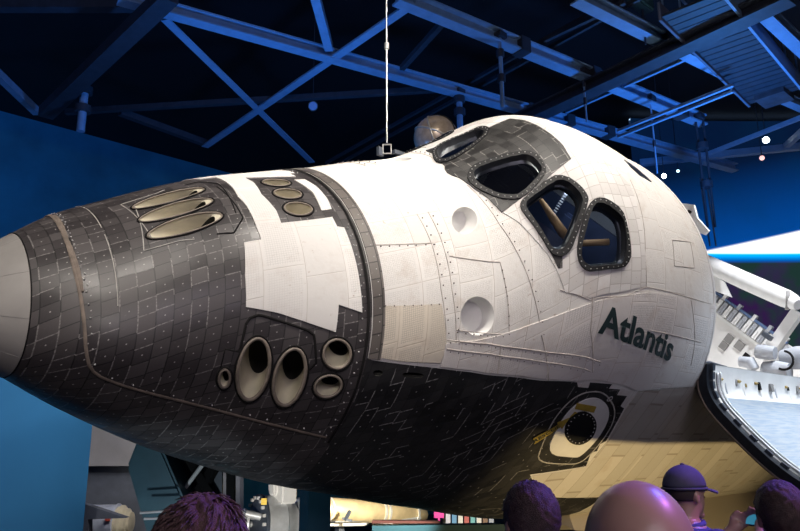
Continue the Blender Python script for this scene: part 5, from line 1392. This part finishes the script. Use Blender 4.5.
# ================================================================== visitors
def voxel(bm, size, smooth_it=4):
    me = bpy.data.meshes.new('tmp'); bm.to_mesh(me); bm.free()
    o = bpy.data.objects.new('tmp', me); COL.objects.link(o)
    md = o.modifiers.new('r', 'REMESH'); md.mode = 'VOXEL'; md.voxel_size = size; md.use_smooth_shade = True
    sm = o.modifiers.new('s', 'SMOOTH'); sm.iterations = smooth_it; sm.factor = 0.5
    bpy.context.view_layer.update()
    out = bpy.data.meshes.new_from_object(o.evaluated_get(bpy.context.evaluated_depsgraph_get()))
    bpy.data.objects.remove(o); bpy.data.meshes.remove(me)
    return out
def mobj(name, me, mat, parent):
    me.name = name; me.materials.clear(); me.materials.append(mat)
    me.polygons.foreach_set('use_smooth', [True]*len(me.polygons))
    return link(bpy.data.objects.new(name, me), parent)
def ellips(bm, c, s, rot=None, seg=24, rings=16):
    Mx = Matrix.Translation(Vector(c)) @ (rot or Matrix()) @ Matrix.Diagonal((*s, 1))
    return bmesh.ops.create_uvsphere(bm, u_segments=seg, v_segments=rings, radius=1, matrix=Mx)['verts']
def loft(bm, rings, seg=28):
    rr = []
    for z, rx, ry, cy in rings:
        rr.append([bm.verts.new((rx*math.copysign(abs(math.cos(a))**0.85, math.cos(a)), cy + ry*math.copysign(abs(math.sin(a))**0.85, math.sin(a)), z)) for a in [2*math.pi*k/seg for k in range(seg)]])
    for A_, B_ in zip(rr[:-1], rr[1:]):
        for k in range(seg): bm.faces.new((A_[k], A_[(k+1) % seg], B_[(k+1) % seg], B_[k]))
    bm.faces.new(rr[0][::-1]); bm.faces.new(rr[-1])
TORSO = [(0.80, .155, .105, 0), (0.90, .172, .115, -.005), (1.00, .160, .105, 0), (1.10, .150, .100, .005), (1.22, .165, .112, .005), (1.33, .182, .118, 0), (1.41, .178, .105, -.01), (1.46, .130, .080, -.015), (1.50, .070, .062, -.012)]
def person(label, loc, heading, height, skin, shirt, hair, hairkind, armpose='down', trousers=(0.05, 0.06, 0.09)):
    P = empty('person', loc, label, 'person'); P.rotation_euler = (0, 0, heading); k = height / 1.735; P.scale = (k, k, k)
    ms = plain('skin', skin, rough=0.36, var=0.06, scale=8)
    def arm(s):
        if armpose == 'camera' and s > 0:
            return [(.185*s, -.01, 1.41), (.27*s, .10, 1.20), (.10*s, .36, 1.44)], (.07*s, .40, 1.48)
        if armpose == 'camera':
            return [(.185*s, -.01, 1.41), (.26*s, .12, 1.19), (.09*s, .36, 1.42)], (.06*s, .40, 1.46)
        return [(.185*s, -.01, 1.41), (.245*s, -.03, 1.13), (.255*s, .05, .88)], (.255*s, .075, .80)
    bm = bmesh.new()
    loft(bm, TORSO)
    tube(bm, [(0, -.012, 1.44), (0, -.005, 1.52), (0, .01, 1.58)], [.066, .058, .060], 20)
    ellips(bm, (0, .005, 1.640), (.077, .092, .095)); ellips(bm, (0, .030, 1.585), (.060, .070, .082))   # cranium, jaw
    ellips(bm, (0, .105, 1.598), (.013, .020, .020)); ellips(bm, (0, .098, 1.620), (.009, .014, .028))       # nose
    ellips(bm, (0, .092, 1.652), (.050, .014, .009)); ellips(bm, (0, .094, 1.562), (.024, .010, .006)); ellips(bm, (0, .094, 1.552), (.021, .010, .006)); ellips(bm, (0, .082, 1.52), (.028, .022, .02))
    for s in (-1, 1):
        ellips(bm, (.078*s, .0, 1.605), (.011, .020, .033), Matrix.Rotation(R(18*s), 4, 'Z'))
        pts, palm = arm(s)
        tube(bm, [pts[0], Vector(pts[0]).lerp(Vector(pts[1]), .45), pts[1], Vector(pts[1]).lerp(Vector(pts[2]), .35), pts[2]], [.060, .050, .041, .041, .029], 16)
        ellips(bm, pts[0], (.062, .058, .060)); ellips(bm, pts[1], (.041, .041, .041))
        w_ = Vector(pts[2]); pm = Vector(palm); d = (pm - w_).normalized()
        side = Vector((0, 1, 0)) if armpose == 'down' else Vector((0, 0, 1)); side = (side - d*side.dot(d)).normalized(); nrm = d.cross(side)*(-s)
        tube(bm, [w_, w_.lerp(pm, .6), pm], [.029, .033, .030], 14)
        for f, (o_, L_) in enumerate(((-.027, .062), (-.009, .074), (.010, .078), (.028, .070))):
            b0 = pm + side*o_*.9; b1 = b0 + d*L_*.5 + nrm*.010; b2 = b1 + d*L_*.32 + nrm*.020; b3 = b2 + d*L_*.2 + nrm*.024
            tube(bm, [b0 - d*.02, b0, b1, b2, b3], [.010, .0095, .009, .0082, .0065], 10)
        t0 = w_.lerp(pm, .45) + side*.022; tube(bm, [t0, t0 + side*.022 + d*.026, t0 + side*.030 + d*.055 + nrm*.01, t0 + side*.028 + d*.075 + nrm*.018], [.013, .0115, .0105, .008], 10)
        tube(bm, [(.088*s, 0, .90), (.098*s, .01, .70), (.102*s, .018, .50), (.105*s, -.012, .33), (.106*s, -.02, .09)], [.092, .078, .056, .053, .038], 18)
        tube(bm, [(.106*s, -.06, .045), (.110*s, .03, .045), (.118*s, .13, .030), (.120*s, .18, .026)], [.036, .040, .034, .024], 14)
    mobj('body', voxel(bm, 0.0085, 6), ms, P)
    for s in (-1, 1):
        bm = bmesh.new(); ellips(bm, (.031*s, .084, 1.630), (.0125, .011, .010), None, 14, 10); obj('eye', bm, plain('eye_white', (0.7, 0.68, 0.65), rough=0.2), P, smooth=True)
    # shirt with sleeves, trousers, shoes
    bm = bmesh.new(); loft(bm, [(z, rx + .014, ry + .014, cy) for z, rx, ry, cy in TORSO[:-1]] + [(1.485, .080, .068, -.012)])
    for s in (-1, 1):
        pts, palm = arm(s); e = Vector(pts[1])
        if armpose == 'camera': tube(bm, [pts[0], Vector(pts[0]).lerp(e, .5), e, e.lerp(Vector(pts[2]), .8)], [.074, .066, .057, .044], 16)
        else: tube(bm, [pts[0], Vector(pts[0]).lerp(e, .5), Vector(pts[0]).lerp(e, .85)], [.074, .067, .062], 16)
        ellips(bm, pts[0], (.075, .07, .07))
    mobj('shirt', voxel(bm, 0.011, 3), plain('shirt_cloth', shirt, rough=0.85, var=0.1, scale=12, bump=0.2), P)
    bm = bmesh.new(); tube(bm, [Vector((.086*math.cos(a), -.012 + .072*math.sin(a), 1.482 + .012*math.sin(a))) for a in np.linspace(0, 6.283, 25)[:-1]], .014, 8, closed=True)
    obj('collar', bm, plain('collar_cloth', tuple(min(1, c*1.15) for c in shirt), rough=0.85), P, smooth=True)
    bm = bmesh.new(); loft(bm, [(.80, .168, .118, 0), (.90, .182, .126, -.005), (.985, .170, .117, 0)])
    for s in (-1, 1): tube(bm, [(.088*s, 0, .92), (.098*s, .01, .70), (.102*s, .014, .50), (.105*s, -.008, .33), (.107*s, -.015, .10)], [.100, .090, .074, .066, .062], 18)
    mobj('trousers', voxel(bm, 0.012, 3), plain('trouser_cloth', trousers, rough=0.85), P)
    for s in (-1, 1):
        bm = bmesh.new(); tube(bm, [(.106*s, -.075, .052), (.110*s, .03, .052), (.119*s, .14, .040), (.121*s, .195, .034)], [.044, .049, .043, .030], 14); ellips(bm, (.106*s, -.02, .085), (.046, .055, .05))
        for v in bm.verts: v.co.z = max(v.co.z, 0.004)
        obj('shoe', bm, M['gasket'], P, smooth=True)
    # hair or cap
    mh = plain('hair', hair, rough=0.55, var=0.35, scale=40, bump=0.6)
    if hairkind in ('short', 'shaggy', 'fringe'):
        bm = bmesh.new(); g = 0.010 if hairkind == 'short' else (0.024 if hairkind == 'shaggy' else 0.008)
        vs = ellips(bm, (0, .003, 1.641), (.077 + g, .092 + g, .095 + g), None, 64, 44)
        rnd = np.random.default_rng(int(height*1000))
        kill = []
        for v in bm.verts:
            x, y, z = v.co.x, v.co.y - .003, v.co.z - 1.641
            face = (y > .052 and z < .048) or (z < -.075) or (abs(x) > .05 and y > .018 and z < 0.012) or (z < -.035 and y > -.005)
            if hairkind == 'fringe': face = face or z > .004 - 0.15*min(0, y) or y > .03
            if face: kill.append(v)
            else:
                j = (math.sin(x*210 + z*90) * math.sin(y*190 - z*120)) * (.006 if hairkind == 'shaggy' else .002) + rnd.normal(0, .0012)
                v.co += Vector((x, y, z)).normalized()*j
        bmesh.ops.delete(bm, geom=kill, context='VERTS')
        ho = obj('hair', bm, mh, P, smooth=True); so = ho.modifiers.new('thickness', 'SOLIDIFY'); so.thickness = g*.9; so.offset = -1
        if hairkind == 'shaggy':
            bm = bmesh.new()
            for _ in range(420):
                a = rnd.uniform(0, 6.283); e = math.asin(rnd.uniform(-.25, 1)); n_ = Vector((math.cos(a)*math.cos(e), math.sin(a)*math.cos(e), math.sin(e)))
                if n_.y > .6 and n_.z < .45: continue
                p_ = Vector((0, .003, 1.641)) + Vector((n_.x*.098, n_.y*.113, n_.z*.116)); t_ = Vector((n_.y*.4, -n_.x*.4, -.8)); t_ = (t_ - n_*t_.dot(n_)).normalized()
                tube(bm, [p_, p_ + t_*.018 + n_*.007, p_ + t_*.04 + n_*.006], [.0035, .003, .0006], 4)
            tag(obj('hair_strands', bm, mh, ho, smooth=True), kind='stuff')
    else:
        bm = bmesh.new(); vs = ellips(bm, (0, .003, 1.648), (.091, .106, .103), None, 36, 24)
        bmesh.ops.delete(bm, geom=[v for v in bm.verts if v.co.z < 1.638], context='VERTS')
        mc = plain('cap_cloth', hair, rough=0.8, var=0.12, scale=20)
        cp = obj('cap', bm, mc, P, smooth=True); so = cp.modifiers.new('thickness', 'SOLIDIFY'); so.thickness = .005
        bm = bmesh.new()
        for zz in (0, .006):
            pass
        n = 13; top_ = []; bot_ = []
        for i in range(n):
            a = R(25 + 130*i/(n-1)); x, y = math.cos(a), math.sin(a)
            inn = Vector((.090*x, .003 + .105*y, 1.645)); out = Vector((.088*x, .06 + .115*max(0, y)**.7, 1.634 - .012*abs(x)))
            top_.append((bm.verts.new(inn), bm.verts.new(out))); bot_.append((bm.verts.new(inn - Vector((0, 0, .006))), bm.verts.new(out - Vector((0, 0, .006)))))
        for i in range(n-1):
            bm.faces.new((top_[i][0], top_[i][1], top_[i+1][1], top_[i+1][0])); bm.faces.new((bot_[i][0], bot_[i+1][0], bot_[i+1][1], bot_[i][1])); bm.faces.new((top_[i][1], bot_[i][1], bot_[i+1][1], top_[i+1][1])); bm.faces.new((top_[i][0], top_[i+1][0], bot_[i+1][0], bot_[i][0]))
        obj('cap_brim', bm, mc, cp, smooth=True, angle=40)
        bm = bmesh.new(); ellips(bm, (0, .003, 1.752), (.010, .010, .006), None, 10, 6); obj('cap_button', bm, mc, cp, smooth=True)
        bm = bmesh.new(); tube(bm, [Vector((.0925*math.cos(a), .003 + .1075*math.sin(a), 1.643)) for a in np.linspace(0, 6.283, 33)[:-1]], .006, 6, closed=True); obj('cap_band', bm, mc, cp, smooth=True)
        # hair below the cap
        bm = bmesh.new(); ellips(bm, (0, .003, 1.641), (.083, .097, .098), None, 40, 28)
        bmesh.ops.delete(bm, geom=[v for v in bm.verts if v.co.z > 1.66 or v.co.z < 1.585 or v.co.y > .0], context='VERTS')
        h2 = obj('hair', bm, plain('short_dark_hair', (0.05, 0.035, 0.03), rough=0.6), P, smooth=True); so = h2.modifiers.new('thickness', 'SOLIDIFY'); so.thickness = .008
    return P
def stand(u, vtop, d):
    p = at(u, vtop, d); return (p.x, p.y, 0.0), p.z
FACE = math.atan2(c_fwd.y, c_fwd.x) - math.pi/2       # heading that looks away from the camera
l_, h_ = stand(203, 496, 1.55); person('person with shaggy violet-lit hair at the bottom left, seen from behind', l_, FACE - .1, h_ - .02, (0.45, 0.28, 0.2), (0.10, 0.10, 0.16), (0.10, 0.055, 0.05), 'shaggy')
l_, h_ = stand(530, 484, 2.15); person('person with short dark hair and pale shirt in the middle, seen from behind', l_, FACE + .25, h_, (0.36, 0.21, 0.16), (0.62, 0.62, 0.66), (0.045, 0.025, 0.025), 'short')
l_, h_ = stand(635, 480, 1.02); person('bald person with shiny violet-lit scalp in dark shirt, nearest to the camera', l_, FACE - .1, h_, (0.50, 0.30, 0.24), (0.08, 0.09, 0.22), (0.06, 0.05, 0.05), 'fringe')
l_, h_ = stand(682, 468, 3.3); CAPL = l_; CAPH = h_
person('person in a violet baseball cap looking right and raising a camera', l_, FACE - 1.15, h_, (0.48, 0.28, 0.22), (0.07, 0.07, 0.20), (0.075, 0.075, 0.12), 'cap', 'camera')
l_, h_ = stand(778, 483, 2.5); person('person with short brown hair at the right edge, seen from behind', l_, FACE - .1, h_, (0.34, 0.2, 0.15), (0.12, 0.09, 0.09), (0.055, 0.032, 0.025), 'short')
# camera in the raised hands of the person with the cap
kk = CAPH / 1.735; hd = FACE - 1.15
CM = empty('handheld_camera', (CAPL[0] + kk*(-.43)*math.sin(hd), CAPL[1] + kk*.43*math.cos(hd), kk*1.455), 'small dark compact camera held up by the person in the cap', 'camera'); CM.rotation_euler = (0, 0, hd); CM.scale = (kk,)*3
bm = bmesh.new(); box(bm, (0, 0, .03), (.115, .035, .065)); bmesh.ops.bevel(bm, geom=bm.edges[:], offset=.008, segments=2, affect='EDGES'); obj('camera_body', bm, M['darksteel'], CM)
bm = bmesh.new(); lathe(bm, [(0, -.01), (.026, -.01), (.026, .03), (.020, .034), (0, .03)], axis_M(Vector((0, .02, .03)), (0, 1, 0)), 20); obj('camera_lens', bm, M['gasket'], CM, smooth=True, angle=40)
bm = bmesh.new(); box(bm, (0, -.0185, .03), (.08, .002, .048)); obj('camera_display', bm, plain('blue_display', (0.05, 0.2, 0.3), emit=(0.05, 0.3, 0.45), estr=0.6), CM)
